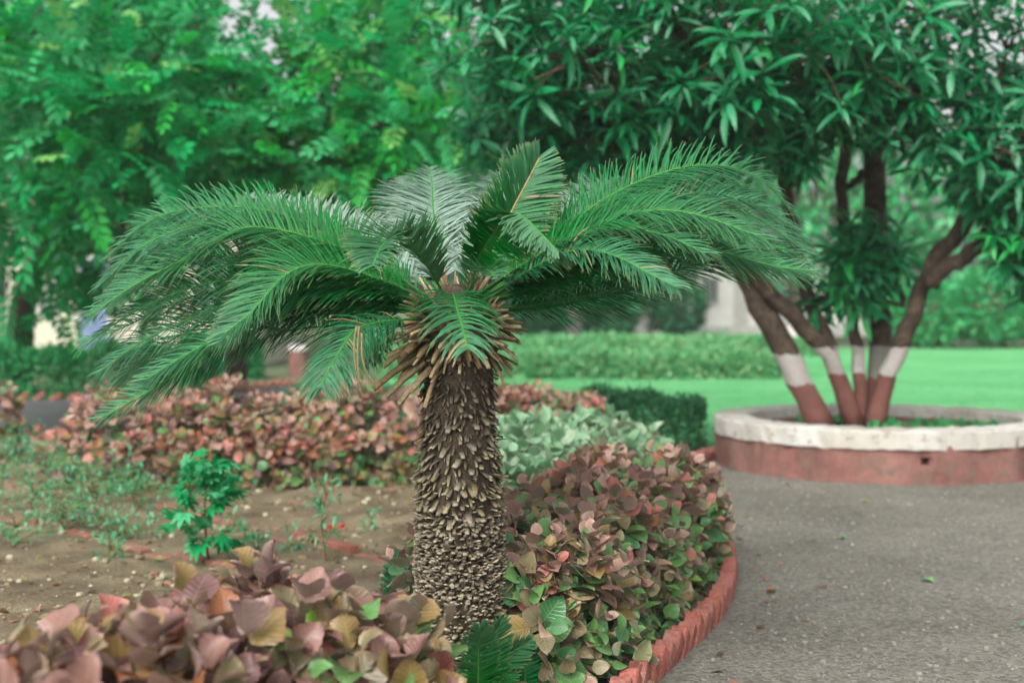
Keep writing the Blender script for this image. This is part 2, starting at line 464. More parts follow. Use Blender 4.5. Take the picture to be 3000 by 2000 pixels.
# ------------------------------------------------------------------ brick edgings
M_BRICK = [None] * 3
for i, (c0, c1, c2) in enumerate((((118, 72, 62), (152, 90, 79), (158, 106, 94)), ((124, 82, 72), (148, 96, 86), (138, 98, 88)), ((108, 70, 61), (142, 88, 78), (154, 112, 100)))):
    M_BRICK[i] = surfmat('red_brick_%s' % 'abc'[i], [(0.28, lin(c0)), (0.5, lin(c1)), (0.74, lin(c2))], 14, 0.92, 90, 0.6, 0.006)
M_DUSTY = [surfmat('dusty_brick_%s' % 'ab'[i], [(.3, lin(a_)), (.55, lin(b_)), (.72, lin(c_))], 11, .95, 80, .6, .006) for i, (a_, b_, c_) in enumerate((((122, 80, 68), (146, 92, 80), (128, 112, 90)), ((114, 84, 70), (138, 96, 84), (132, 116, 94))))]
BRICK_ME = []; DUSTY_ME = []
for i in range(6):
    V, Fs = bevbox((0.11, 0.052, 0.036), 0.008); r = np.random.default_rng(i)
    V = V + r.normal(size=V.shape) * 0.003
    BRICK_ME.append(make_mesh('brick', V * np.array((.74, .62, .74)), Fs, M_BRICK[i % 3], smooth=False)); DUSTY_ME.append(make_mesh('brick', V * np.array((1, .62, .8)), Fs, M_DUSTY[i % 2], smooth=False))
def bricks_along(root, pts, step, tilt, zc, sink=0.0, jit=0.03, rows=1):
    T, L = spline(pts, 400); n = int(L / step); ix = np.linspace(0, 399, n).astype(int)
    for q, i in enumerate(ix):
        t = nrm(T[min(i + 3, 399)] - T[max(i - 3, 0)]); an = math.atan2(t[1], t[0])
        Mx = Matrix.Translation(Vector(T[i]) + Vector((0, 0, zc + random.uniform(-0.008, 0.008))) - Vector(wloc(root))) @ Matrix.Rotation(an + random.gauss(0, jit), 4, 'Z') @ Matrix.Rotation(-tilt + random.gauss(0, jit * 1.5), 4, 'Y') @ Matrix.Rotation(random.gauss(0, jit), 4, 'X')
        obj('brick', random.choice(BRICK_ME), root, Mx)
r = empty('brick_edging', (0.97, 6.35, 0), 'dog-tooth edging of tilted red bricks between gravel path and copper-leaved hedge', 'edging')
bricks_along(r, [(x, y, 0) for x, y in EDGE], 0.104, math.radians(42), 0.032)
r = empty('brick_edging', (gx(560, 8), 8, 0), 'long straight row of flat red bricks sunk in soil behind the leafy seedling', 'edging')
A0, A1 = P(-150, 1397, 9.9), P(1190, 1652, 6.75)
def groundpt(px, py, z=0.03):
    D = (CAM_H - z) * F / (py - HOR); return ((px - 1500) / F * D, D, 0)
def flat_row(root, p0, p1):
    p0, p1 = np.array(groundpt(*p0)), np.array(groundpt(*p1)); m = (p0 + p1) / 2 + np.array((0.0, 0.05, 0))
    T, L = spline([p0, m, p1], 200); n = int(L / 0.235)
    for i in np.linspace(0, 199, n).astype(int):
        if random.random() < .1: continue
        t = nrm(T[min(i + 3, 199)] - T[max(i - 3, 0)]); an = math.atan2(t[1], t[0])
        z = float(soilh(T[i][0], T[i][1])) - 0.008 + random.uniform(-0.012, 0.008)
        obj('brick', random.choice(DUSTY_ME), root, Matrix.Translation(Vector((T[i][0], T[i][1], z)) - Vector(wloc(root))) @ Matrix.Rotation(an + random.gauss(0, 0.03), 4, 'Z') @ Matrix.Rotation(random.gauss(0, 0.05), 4, 'Y'))
flat_row(r, (-120, 1398), (1210, 1650))
r = empty('brick_edging', (gx(300, 7), 7.2, 0), 'short row of flat red bricks in bare soil just behind the purple foreground hedge', 'edging')
flat_row(r, (-120, 1492), (760, 1690))
r = empty('brick_edging', (-6, 17.9, 0), 'red brick kerb running below the clipped green hedge beyond the tar path', 'edging')
bricks_along(r, [(-9.0, 17.85, 0), (-6.5, 17.8, 0), (-4.7, 18.1, 0), (-3.2, 21.0, 0)], 0.2, math.radians(30), 0.05)
r = empty('brick_edging', (-3, 13.1, 0), 'red brick kerb between tar path and back of the pinkish hedge', 'edging')
bricks_along(r, [(-7.5, 13.05, 0), (-5, 13.1, 0), (-3.3, 13.2, 0), (-1.8, 14.5, 0)], 0.2, math.radians(30), 0.05)

# ------------------------------------------------------------------ the sago palm
SD = 4.4                                     # its distance
def SP(px, py, d=0.0): return PA(px, py, SD + d)
base = (gx(1335, SD), SD, 0.0)
sago = empty('sago_palm', base, 'sago palm with stout scaly brown trunk and wide crown of feathery green fronds', 'palm')
prof = [(0.0, 0.075), (0.12, 0.07), (0.2, 0.075), (0.27, 0.1), (0.33, 0.122), (0.42, 0.124), (0.52, 0.118), (0.62, 0.122), (0.72, 0.12), (0.8, 0.112), (0.86, 0.108), (0.98, 0.106), (1.08, 0.112), (1.16, 0.13), (1.22, 0.12), (1.28, 0.085), (1.33, 0.04)]
pz = np.array([p[0] for p in prof]); pr = np.array([p[1] for p in prof]) * 1.06
zz = np.linspace(0, 1.33, 60); lean = lambda z: np.array((0.012 * np.sin(z * 2.4) + 0.02 * (0.6 - z) * (z < 0.6), 0, 0))
cpts = np.array([np.array(base) + lean(z) + (0, 0, z - 0.03) for z in zz])
V, Fs = tube(cpts, np.interp(zz, pz, pr) * 0.93, 28, True, 0.03)
trunk = wobj('trunk', V, Fs, M_TRUNKCORE, sago)
# leaf bases: blunt wedges, up-turned or hanging, in the zones the trunk shows
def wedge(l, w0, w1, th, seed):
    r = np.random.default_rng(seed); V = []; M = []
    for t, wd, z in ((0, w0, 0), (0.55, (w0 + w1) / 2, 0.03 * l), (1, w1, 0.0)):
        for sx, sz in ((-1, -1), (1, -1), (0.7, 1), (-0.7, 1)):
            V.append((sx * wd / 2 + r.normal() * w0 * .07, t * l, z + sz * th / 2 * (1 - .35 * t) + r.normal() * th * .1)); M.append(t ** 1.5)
    Fs = []
    for i in range(2):
        for j in range(4):
            k = (j + 1) % 4; a_, b_, c_, d_ = i * 4 + j, i * 4 + k, i * 4 + 4 + k, i * 4 + 4 + j
            Fs += [(a_, b_, c_), (a_, c_, d_)]
    Fs += [(8, 9, 10), (8, 10, 11)]
    return Proto(V, Fs, M, np.zeros((12, 2)))
WEDGES = [wedge(1.0, 0.8, 0.42, 0.26, i) for i in range(4)] + [wedge(1.0, 0.42, 0.2, 0.16, 10 + i) for i in range(3)]
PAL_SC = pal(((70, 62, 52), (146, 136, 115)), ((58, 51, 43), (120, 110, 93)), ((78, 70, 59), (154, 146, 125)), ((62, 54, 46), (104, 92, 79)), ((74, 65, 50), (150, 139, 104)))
LS = Leaves(WEDGES, PAL_SC, M_SCALE)
z = 0.16; row = 0
while z < 1.10:
    rr = float(np.interp(z, pz, pr)); n = max(14, int(2 * PI * rr / 0.0145 if z < .6 else 0.0108))
    for k in range(n):
        an = (k + 0.5 * (row % 2) + rng.uniform(-.3, .3)) / n * 2 * PI; zk = z + rng.normal() * 0.005
        out = np.array((math.cos(an), math.sin(an), 0)); pos = np.array(base) + lean(zk) + out * rr * 0.93 + (0, 0, zk)
        zq = zk + rng.normal() * .05
        if zq < 0.34: el, ln, pw = rng.uniform(0.0, 1.0), rng.uniform(0.020, 0.032), [0, 2, 2, 0, 3]
        elif zq < 0.60: el, ln, pw = rng.uniform(-0.3, 0.9), rng.uniform(0.018, 0.030), [0, 1, 3, 0, 1]
        elif zq < 0.86: el, ln, pw = rng.uniform(-1.1, -0.2), rng.uniform(0.019, 0.034), [4, 0, 2, 0, 1, 4]
        else: el, ln, pw = rng.uniform(-1.3, -0.5), rng.uniform(0.015, 0.028), [3, 1, 3, 0, 1]
        d = out * math.cos(el) + np.array((0, 0, math.sin(el))) + rng.normal(size=3) * 0.22
        nn = np.array((0, 0, 1)) * math.cos(el) - out * math.sin(el)
        big = zq < 0.6
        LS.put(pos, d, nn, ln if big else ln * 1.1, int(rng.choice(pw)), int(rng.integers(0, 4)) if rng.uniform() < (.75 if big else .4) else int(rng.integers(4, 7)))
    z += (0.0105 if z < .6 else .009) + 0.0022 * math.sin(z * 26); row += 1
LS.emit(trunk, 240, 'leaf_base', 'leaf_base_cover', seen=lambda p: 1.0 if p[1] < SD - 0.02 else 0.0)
# dead petiole stubs under the crown
PAL_ST = pal(((92, 78, 58), (168, 148, 110)), ((76, 62, 47), (136, 114, 84)), ((104, 90, 70), (182, 166, 130)), ((82, 64, 50), (148, 114, 88)))
STUB = [wedge(1.0, 0.26, 0.12, 0.13, 20 + i) for i in range(3)] + [wedge(1.0, 0.13, 0.11, 0.08, 23)]
LT = Leaves(STUB, PAL_ST, M_SCALE)
for k in range(150):
    an = rng.uniform(0, 2 * PI); zk = rng.uniform(1.08, 1.22); h = (zk - 1.08) / 0.14
    out = np.array((math.cos(an), math.sin(an), 0)); rr = float(np.interp(zk, pz, pr)) * 0.9
    left = max(0, -out[0])
    el = -0.95 + 1.2 * h + rng.normal() * 0.25; ln = rng.uniform(0.045, 0.105) + 0.05 * left * (1 - h) * rng.uniform()
    pos = np.array(base) + lean(zk) + out * rr + (0, 0, zk)
    LT.put(pos, out * math.cos(el) + np.array((0, 0, math.sin(el))) + rng.normal(size=3) * .08, np.array((0, 0, 1)), ln, int(rng.integers(4)))
for px, py, qx, qy in ((1230, 1040, 1090, 1140), (1245, 1060, 1125, 1165), (1262, 1075, 1165, 1185), (1270, 1080, 1200, 1150), (1283, 1085, 1242, 1195), (1300, 1080, 1262, 1120), (1225, 1000, 1120, 1075), (1350, 1060, 1345, 1095), (1410, 1030, 1432, 1078)):
    p0, p1 = SP(px, py, -0.1), SP(qx, qy, -0.17 + 0.0003 * (1300 - qx))
    LT.put(p0, p1 - p0, (0, -0.6, 0.8), np.linalg.norm(p1 - p0) * 0.98, int(rng.choice([0, 2])), 3)
LT.emit(sago, 239, 'dead_petiole', 'dead_petioles')
# woolly tan heart with pointed cataphylls
LC = Leaves([wedge(1.0, 0.2, 0.03, 0.09, 40), wedge(1.0, 0.16, 0.02, 0.08, 41)], pal(((112, 92, 70), (156, 130, 104)), ((100, 80, 60), (146, 122, 98)), ((124, 106, 86), (168, 146, 124))), M_SCALE)
for k in range(34):
    an = rng.uniform(0, 2 * PI); out = np.array((math.cos(an), math.sin(an), 0)); h = rng.uniform()
    pos = np.array(base) + (0.015, 0, 0) + out * (0.10 - 0.07 * h) + (0, 0, 1.18 + 0.09 * h)
    LC.put(pos, out * (0.9 - 0.6 * h) + np.array((0, 0, 0.9)) + rng.normal(size=3) * .15, out + np.array((0, 0, .2)), rng.uniform(0.07, 0.12), int(rng.integers(3)))
LC.emit(sago, 60, 'cataphyll')

TOPG = [lin((0, 108, 36)), lin((4, 112, 48)), lin((0, 104, 30)), lin((28, 112, 66)), lin((136, 160, 146)), lin((66, 126, 90))]  # the palest green is sky sheen painted in for the back fronds
SHEEN = np.array(lin((92, 138, 110)))  # sky sheen painted into the outer leaflets as grey-green
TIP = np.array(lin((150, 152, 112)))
MIDR = np.array(lin((96, 160, 70)))
def frond(ctrl, L=0.15, n=95, vee=0.75, pet=0.10, col=0, sweep=0.50, droop=0.17, singles=False, rachis=(62, 124, 56), side=None, thin=1.0, messy=0.10, dry=0.004, roll=0.0, parent=sago, w=0.0047, r0=0.0042, fold_tip=0.0):
    n = int(n * 1.45) if not singles else n
    pts, LEN = spline(ctrl, 240)
    T = np.gradient(pts, axis=0); T /= np.linalg.norm(T, axis=1)[:, None]
    h = pts[-1] - pts[0] if side is None else np.asarray(side, float); h = np.array((h[0], h[1], 0.0)) if side is None else h
    s0 = nrm(np.cross(h, (0, 0, 1.0))) if side is None else nrm(h)
    # the rachis
    k = np.linspace(0, 239, 26).astype(int); rad = np.interp(np.linspace(0, 1, 26), [0, .1, 1], [r0 * 1.35, r0, 0.0018])
    V, Fs = tube(pts[k], rad, 6)
    rc = np.array(lin(rachis)); tq = np.repeat(np.linspace(0, 1, 26), 6)[:, None]
    fo = wobj('frond', V, Fs, M_STEM, parent, rc[None] * (0.75 + 0.35 * tq) * np.ones((len(V), 3)))
    VV = []; FF = []; CC = []; UU = []; m = 0
    g = np.array(TOPG[col % 6])
    bad = rng.uniform(0, 1, n * 2)
    for i in range(n):
        t = pet / LEN + (1 - pet / LEN) * (i + 0.5) / n
        f = t * 239; a_ = int(f); b_ = min(a_ + 1, 239); p = pts[a_] + (pts[b_] - pts[a_]) * (f - a_); tt = nrm(T[a_])
        s = nrm(s0 - tt * np.dot(s0, tt)); u = cr(s, tt)
        if roll: u = nrm(u + roll * np.array((0, -1.0, 0.15))); u = nrm(u - tt * np.dot(u, tt)); s = cr(tt, u)
        q = (i + 0.5) / n
        ll = 1.12 * L * min(1.0, 0.42 + 2.2 * q) * (1 if q < 0.55 else 1 - 0.62 * ((q - 0.55) / 0.45) ** 1.5)
        ve = vee * (1 - 0.45 * q) * (1 - fold_tip * q); sw = sweep + 0.5 * q ** 2
        for sg in (-1, 1):
            if bad[2 * i + (sg > 0)] > thin: continue
            lat = sg * s * math.cos(ve) + u * math.sin(ve)
            d = nrm(lat * math.cos(sw) + tt * math.sin(sw) + rng.normal(size=3) * messy)
            nn = nrm(cr(d, tt)) * sg
            wv = nrm(cr(d, nn)); lk = ll * rng.uniform(0.9, 1.06); dr = droop * rng.uniform(0.6, 1.5)
            sag = nrm(-0.65 * u * (1 if ve > 0 else 0.3) + np.array((0, 0, -0.5)) + 0.25 * tt)
            V0 = []; C0 = []
            dead = rng.uniform() < dry
            cg = (g * (1 - .62 * max(0, q - .25) / .75) + SHEEN * .62 * max(0, q - .25) / .75) * rng.uniform(0.75, 1.25) if not dead else np.array(lin((146, 134, 94)))
            for ti, wi, ci in ((0, .75, .15), (.28, 1, 0), (.55, .95, 0), (.8, .72, 0), (.95, .34, .35), (1, .06, .9)):
                c_ = p + d * lk * ti + sag * lk * dr * ti ** 2.2
                ww = 0.5 * w * wi
                V0 += [c_ - wv * ww, c_ + wv * ww]
                cc = cg * (1 - ci) + (MIDR if ti == 0 else TIP) * ci; C0 += [cc, cc]
            F0 = []
            for e in range(5): F0 += [(2 * e, 2 * e + 1, 2 * e + 3), (2 * e, 2 * e + 3, 2 * e + 2)]
            V0 = np.array(V0); F0 = np.array(F0)
            # front faces towards the upper side
            nf = cr(V0[3] - V0[2], V0[4] - V0[2])
            if np.dot(nf, nn) < 0: F0 = F0[:, ::-1]
            if singles: wobj('leaflet', V0, F0, M_FROND, fo, C0, np.zeros((12, 2)), origin=p)
            else:
                VV.append(V0); FF.append(F0 + m); CC.append(C0); UU.append(np.zeros((12, 2))); m += 12
    if VV:
        tag(wobj('leaflets', np.vstack(VV), np.vstack(FF), M_FROND, fo, np.vstack(CC), np.vstack(UU)), kind='stuff')
    return fo
HC = SP(1335, 880)           # heart of the crown
def FR(pp, d0=-0.03, d1=0.0, pw=1.3, **kw):
    """pp: photo points from base to tip; depth goes from d0 at the crown to d1 at the tip"""
    n = len(pp); c = [SP(x, y, d0 + (d1 - d0) * (i / (n - 1)) ** pw) for i, (x, y) in enumerate(pp)]
    return frond(c, **kw)
# back fronds (pale, with sky sheen painted into the leaflet colour)
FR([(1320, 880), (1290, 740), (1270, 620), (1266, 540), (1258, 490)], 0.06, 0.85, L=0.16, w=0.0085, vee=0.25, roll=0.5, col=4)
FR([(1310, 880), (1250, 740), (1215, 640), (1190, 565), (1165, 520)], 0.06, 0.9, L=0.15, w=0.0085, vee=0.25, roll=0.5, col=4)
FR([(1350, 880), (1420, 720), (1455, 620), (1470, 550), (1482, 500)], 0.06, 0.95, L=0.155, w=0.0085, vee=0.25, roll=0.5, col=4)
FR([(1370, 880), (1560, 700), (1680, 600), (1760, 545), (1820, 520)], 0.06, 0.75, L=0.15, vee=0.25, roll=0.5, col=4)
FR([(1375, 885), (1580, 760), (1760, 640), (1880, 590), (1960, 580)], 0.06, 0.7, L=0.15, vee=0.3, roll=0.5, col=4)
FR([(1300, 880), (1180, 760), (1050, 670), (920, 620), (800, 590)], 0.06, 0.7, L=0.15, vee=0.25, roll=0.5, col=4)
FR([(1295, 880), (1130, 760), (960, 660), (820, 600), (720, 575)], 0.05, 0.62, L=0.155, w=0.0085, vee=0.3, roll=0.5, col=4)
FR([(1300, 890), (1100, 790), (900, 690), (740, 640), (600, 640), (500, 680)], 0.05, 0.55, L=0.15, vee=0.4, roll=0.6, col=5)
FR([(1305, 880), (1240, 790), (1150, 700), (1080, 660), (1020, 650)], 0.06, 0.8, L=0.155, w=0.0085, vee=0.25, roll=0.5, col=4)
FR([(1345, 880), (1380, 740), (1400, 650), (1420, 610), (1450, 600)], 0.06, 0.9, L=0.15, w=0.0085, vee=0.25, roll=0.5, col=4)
# left side, far to near
FR([(1285, 885), (1090, 780), (860, 640), (640, 605), (440, 645), (310, 760)], 0.03, 0.30, L=0.155, vee=0.37, roll=0.75, col=1, n=105)
FR([(1280, 890), (1060, 800), (800, 680), (600, 655), (420, 720), (290, 840)], 0.02, 0.18, L=0.155, vee=0.43, roll=0.75, col=3, n=105)
FR([(1275, 885), (1100, 770), (914, 696), (741, 665), (634, 701), (532, 762), (404, 828), (262, 925)], -0.02, 0.02, L=0.155, vee=0.53, roll=0.75, col=0, n=115)
FR([(1270, 900), (1100, 845), (900, 775), (660, 752), (567, 757), (455, 805), (300, 905)], -0.02, 0.10, L=0.15, vee=0.43, roll=0.75, col=1, n=110)
FR([(1265, 905), (1080, 870), (860, 840), (680, 848), (567, 868), (455, 912), (368, 956), (240, 1005)], -0.02, 0.22, L=0.14, vee=0.22, roll=0.75, col=3, n=110)
FR([(1265, 920), (1100, 900), (900, 885), (720, 905), (560, 965), (420, 1050), (330, 1130)], -0.02, 0.12, L=0.145, vee=0.28, roll=0.75, col=3, n=105)
FR([(1265, 915), (1067, 890), (914, 882), (787, 900), (659, 961), (583, 1038), (506, 1104), (300, 1222)], -0.04, -0.10, L=0.15, vee=0.46, roll=0.75, col=0, n=112, droop=0.12)
FR([(1270, 925), (1080, 905), (920, 915), (780, 958), (640, 1030), (520, 1100), (420, 1150)], -0.04, -0.02, L=0.14, vee=0.25, roll=0.75, col=3, n=105)
FR([(1265, 890), (1200, 854), (1067, 803), (965, 777), (889, 780), (827, 813), (776, 869), (735, 915), (660, 975)], -0.05, -0.32, L=0.15, vee=0.59, roll=0.75, col=0, n=108)
FR([(1275, 900), (1190, 870), (1060, 838), (930, 840), (830, 872), (740, 935), (650, 1000)], -0.04, -0.18, L=0.14, vee=0.37, roll=0.75, col=1, n=100)
FR([(1270, 930), (1190, 936), (1110, 945), (1042, 966), (996, 1028), (965, 1080), (940, 1132)], -0.08, -0.48, L=0.12, vee=0.12, roll=0.75, col=3, n=62, droop=0.45, messy=0.14, pet=0.1, dry=0.06)
FR([(1250, 950), (1180, 970), (1120, 1010), (1085, 1060)], 0.02, 0.25, L=0.09, vee=0.12, roll=0.75, col=2, n=40, droop=0.4)
FR([(1270, 935), (1120, 950), (960, 955), (820, 975), (700, 1030)], 0.04, 0.42, L=0.14, vee=0.19, roll=0.75, col=2, n=85)
FR([(1280, 895), (1080, 820), (840, 720), (620, 700), (440, 770), (300, 880)], 0.0, 0.14, L=0.15, vee=0.45, roll=0.7, col=3, n=108)
FR([(1270, 905), (1080, 855), (880, 815), (700, 815), (540, 850), (400, 910), (280, 985)], -0.02, 0.05, L=0.15, vee=0.4, roll=0.6, col=1, n=108)
FR([(1265, 915), (1080, 880), (880, 862), (700, 885), (540, 940), (400, 1010), (290, 1090)], -0.03, 0.02, L=0.15, vee=0.4, roll=0.6, col=3, n=108)
FR([(1270, 920), (1080, 895), (900, 905), (720, 950), (560, 1030), (430, 1110)], -0.03, -0.12, L=0.15, vee=0.4, roll=0.6, col=1, n=104)
FR([(1270, 900), (1140, 850), (1000, 800), (880, 800), (780, 840), (680, 910)], -0.03, -0.12, L=0.14, vee=0.5, roll=0.6, col=0, n=100)
# centre
FR([(1310, 890), (1287, 838), (1250, 777), (1200, 726), (1144, 706), (1113, 731), (1093, 777)], -0.05, -0.62, L=0.145, vee=0.85, col=2, n=105, w=0.0085, pw=1.2)
FR([(1375, 880), (1393, 784), (1421, 721), (1467, 658), (1505, 625), (1545, 645), (1588, 687), (1634, 735)], -0.05, -0.62, L=0.145, vee=0.8, col=2, n=105, w=0.0082, pw=1.2, side=(0.82, -0.1, -0.5), dry=0.03)
FR([(1385, 880), (1420, 790), (1465, 690), (1502, 612), (1545, 530), (1580, 462)], 0.0, 0.05, L=0.15, vee=0.6, col=0, n=100, w=0.0075, rachis=(180, 142, 96), side=(0.85, 0.25, 0.35))
FR([(1330, 905), (1325, 872), (1326, 860), (1333, 880), (1342, 915), (1354, 958), (1371, 1022)], -0.08, -0.58, L=0.125, vee=0.42, col=1, n=54, pw=0.8, pet=0.1, droop=0.42, singles=True, side=(-1, -0.1, 0.0), dry=0.05, sweep=0.2, w=0.007)
FR([(1355, 900), (1375, 850), (1400, 815), (1430, 800), (1450, 810)], -0.02, -0.5, L=0.11, vee=0.9, col=2, n=60, pw=1.0)
# right side, far to near
FR([(1385, 880), (1645, 675), (1789, 572), (1961, 500), (2104, 485), (2230, 525), (2340, 645)], 0.03, 0.32, L=0.16, vee=0.37, roll=0.7, col=1, n=112)
FR([(1385, 880), (1650, 700), (1850, 600), (2050, 560), (2220, 600), (2350, 700)], 0.03, 0.24, L=0.155, vee=0.37, roll=0.7, col=3, n=110)
FR([(1390, 885), (1640, 740), (1860, 640), (2060, 600), (2220, 640), (2365, 740)], 0.0, 0.12, L=0.155, vee=0.40, roll=0.7, col=3, n=110)
FR([(1385, 870), (1580, 745), (1749, 658), (1846, 624), (1950, 615), (2047, 630), (2133, 658), (2240, 700)], -0.05, -0.22, L=0.14, vee=0.37, roll=0.7, col=0, n=105, droop=0.25)
FR([(1395, 890), (1559, 835), (1730, 770), (1904, 715), (2040, 700), (2180, 730), (2340, 775)], -0.02, 0.04, L=0.15, vee=0.43, roll=0.7, col=1, n=110)
FR([(1395, 890), (1559, 845), (1730, 785), (1904, 730), (2018, 713), (2120, 738), (2250, 775), (2385, 795)], -0.03, -0.08, L=0.14, vee=0.37, roll=0.7, col=0, n=108, droop=0.2)
FR([(1400, 905), (1548, 895), (1674, 872), (1789, 850), (1961, 796), (2104, 767), (2220, 782), (2350, 812)], -0.02, 0.05, L=0.14, vee=0.34, roll=0.7, col=1, n=108)
FR([(1400, 910), (1560, 905), (1720, 880), (1880, 840), (2020, 800)], 0.02, 0.42, L=0.14, vee=0.19, roll=0.7, col=2, n=85)
FR([(1395, 890), (1456, 859), (1536, 802), (1645, 744), (1731, 733), (1817, 756), (1904, 802), (1984, 842)], -0.06, -0.42, L=0.115, vee=0.46, roll=0.7, col=3, n=100, droop=0.35, fold_tip=-0.6, dry=0.03)
FR([(1395, 895), (1500, 840), (1620, 790), (1740, 770), (1850, 790)], -0.02, 0.35, L=0.14, vee=0.31, roll=0.7, col=0, n=85)
FR([(1390, 885), (1640, 715), (1840, 610), (2030, 565), (2190, 590), (2330, 670)], 0.02, 0.18, L=0.155, vee=0.4, roll=0.7, col=3, n=110)
FR([(1392, 888), (1600, 790), (1800, 700), (1990, 665), (2160, 690), (2330, 740)], 0.0, 0.06, L=0.155, vee=0.4, roll=0.7, col=1, n=110)
FR([(1395, 895), (1570, 850), (1760, 780), (1930, 740), (2100, 745), (2290, 800)], -0.02, -0.02, L=0.145, vee=0.35, roll=0.6, col=3, n=106)
FR([(1385, 880), (1560, 760), (1700, 690), (1830, 670), (1950, 690), (2060, 740)], -0.03, -0.28, L=0.14, vee=0.45, roll=0.5, col=0, n=96)
# hanging brown strands and a bare dead rachis
for pp in ([(1045, 955), (1038, 1010), (1042, 1080), (1056, 1165)], [(1052, 955), (1048, 1030), (1050, 1090), (1060, 1150)], [(1060, 975), (1062, 1050), (1080, 1100), (1112, 1142)], [(2185, 790), (2215, 815), (2245, 840), (2265, 858)]):
    c = [SP(x, y, -0.38 if x < 1500 else 0.05) for x, y in pp]; p, _ = spline(c, 14)
    V, Fs = tube(p, np.linspace(0.0035, 0.0015, 14), 5); wobj('dry_strand', V, Fs, M_STEM, sago, np.tile(lin((138, 118, 84)), (len(V), 1)))

# suckers at the foot of the trunk
def sucker(base_, tips, label, col, L=0.085):
    e = empty('sago_sucker', base_, label, 'seedling')
    for tp in tips:
        b_ = np.array(base_); t_ = np.asarray(tp); m_ = (b_ + t_) / 2 + np.array((0, 0, 0.05))
        frond([b_, m_, t_], L=L, n=36, vee=0.35, pet=0.04, col=col, parent=e, w=0.008, r0=0.004, side=(1, 0.2, 0.25))
sucker((gx(1400, 4.2), 4.2, 0.02), [P(1470, 1815, 4.08), P(1405, 1830, 4.0), P(1545, 1880, 4.2)], 'dark green sago offshoot growing beside the foot of the scaly trunk', 2, 0.075)
sucker((gx(1530, 4.3), 4.3, 0.02), [P(1475, 1850, 4.3), P(1560, 1880, 4.25)], 'bright green sago offshoot between scaly trunk and right-hand hedge', 1, 0.06)
sucker((gx(1165, 4.9), 4.9, 0.03), [P(1165, 1600, 4.85), P(1140, 1660, 4.8), P(1200, 1640, 4.9)], 'small bluish sago offshoot standing in soil behind the trunk', 3, 0.06)

# ------------------------------------------------------------------ copper-leaved hedges
ov = lambda t: (math.sin(PI * min(1, t ** 0.72 * 1.0)) ** 0.72) * (1.0 if t < .999 else 0.04) + (0.10 if t < 0.02 else 0)
ov2 = lambda t: max(.08, math.sin(PI * min(.982, t ** 1.12 * .982)) ** .62)
COP_HI = [blade(11, 6, 1.0, w_, ov2 if i % 2 else ov, cup=c_, curl=k_, serr=0.06, wave=wv_, seed=i) for i, (w_, c_, k_, wv_) in enumerate(((1.0, .16, .18, .11), (1.05, .24, .1, .12), (.9, .12, .34, .10), (1.0, -.06, .28, .13), (.98, .32, .05, .10), (1.08, .12, .38, .12)))]
COP_LO = [blade(5, 4, 1.0, w_, ov, cup=c_, curl=k_, wave=wv_, seed=i) for i, (w_, c_, k_, wv_) in enumerate(((.82, .10, .18, .04), (.94, .16, .1, .05), (.76, .06, .28, .03), (.88, -.05, .2, .06)))]
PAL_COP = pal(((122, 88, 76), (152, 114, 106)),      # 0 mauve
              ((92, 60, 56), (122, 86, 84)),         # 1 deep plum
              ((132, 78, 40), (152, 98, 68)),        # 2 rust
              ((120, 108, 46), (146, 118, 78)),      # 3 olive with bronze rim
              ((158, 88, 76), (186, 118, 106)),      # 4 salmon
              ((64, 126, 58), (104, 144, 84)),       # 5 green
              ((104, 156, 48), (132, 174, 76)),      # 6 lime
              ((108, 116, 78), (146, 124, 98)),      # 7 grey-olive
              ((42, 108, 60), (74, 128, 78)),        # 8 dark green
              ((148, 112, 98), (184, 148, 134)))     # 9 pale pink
def shoots_on_hedge(path, width, height, n, zpow=1.0, endcap=True, nlat=0.0):
    """points and outward normals on a rounded hedge body that follows a path on the ground"""
    pts, L = spline([(x, y, 0) for x, y in path], 200); out = []
    for _ in range(n):
        f = rng.uniform(-0.04, 1.04); i = int(np.clip(f * 199, 0, 199)); i0, i1 = max(i - 2, 0), min(i + 2, 199)
        t = nrm(pts[i1] - pts[i0]); s = np.array((-t[1], t[0], 0))
        th = rng.uniform(-0.15, PI + 0.15); c_, q = math.cos(th), math.sin(th)
        sup = lambda v: math.copysign(abs(v) ** 0.6, v)
        hw = width / 2 * (1 + 0.14 * math.sin(f * 19 + 1) + 0.1 * math.sin(f * 43)); hh = height * (1 + 0.07 * math.sin(f * 23 + 2) + 0.06 * math.sin(f * 51))
        e = min(1, max(0.25, min(f + 0.06, 1.06 - f) / 0.10)) ** 0.5 if endcap else 1
        p = pts[i] + s * sup(c_) * hw * e + np.array((0, 0, max(0.02, 0.5 * hh + 0.5 * hh * sup(math.sin(th * 1.0)) * (2 * 0.5) if q > 0 else 0.1)))
        z_ = hh * (0.06 + 0.94 * max(0.0, q) ** 0.55) * (0.55 + 0.45 * e)
        p = pts[i] + s * sup(c_) * hw * e + np.array((0, 0, z_))
        if f < 0 or f > 1: p = p + t * (f if f < 0 else f - 1) * L * 0.5
        out.append((p, nrm(s * c_ * 0.9 + np.array((0, 0, max(0.05, q)))), z_ / hh, f))
    return out
def skirt_shoots(path, width, height, n):
    pts, L = spline([(x, y, 0) for x, y in path], 200); out = []
    for _ in range(n):
        i = int(rng.uniform(0, 200)); t = nrm(pts[min(i + 2, 199)] - pts[max(i - 2, 0)]); sg = 1 if rng.uniform() < .5 else -1; sd_ = np.array((-t[1], t[0], 0)) * sg; zr = rng.uniform(.08, .6)
        if i < 14: sd_ = nrm(sd_ - t * rng.uniform(.3, 1.5))
        out.append((pts[i] + sd_ * width * .5 * rng.uniform(.85, 1.0) + np.array((0, 0, zr * height)), nrm(sd_ + np.array((0, 0, .25))), zr, i / 200))
    return out
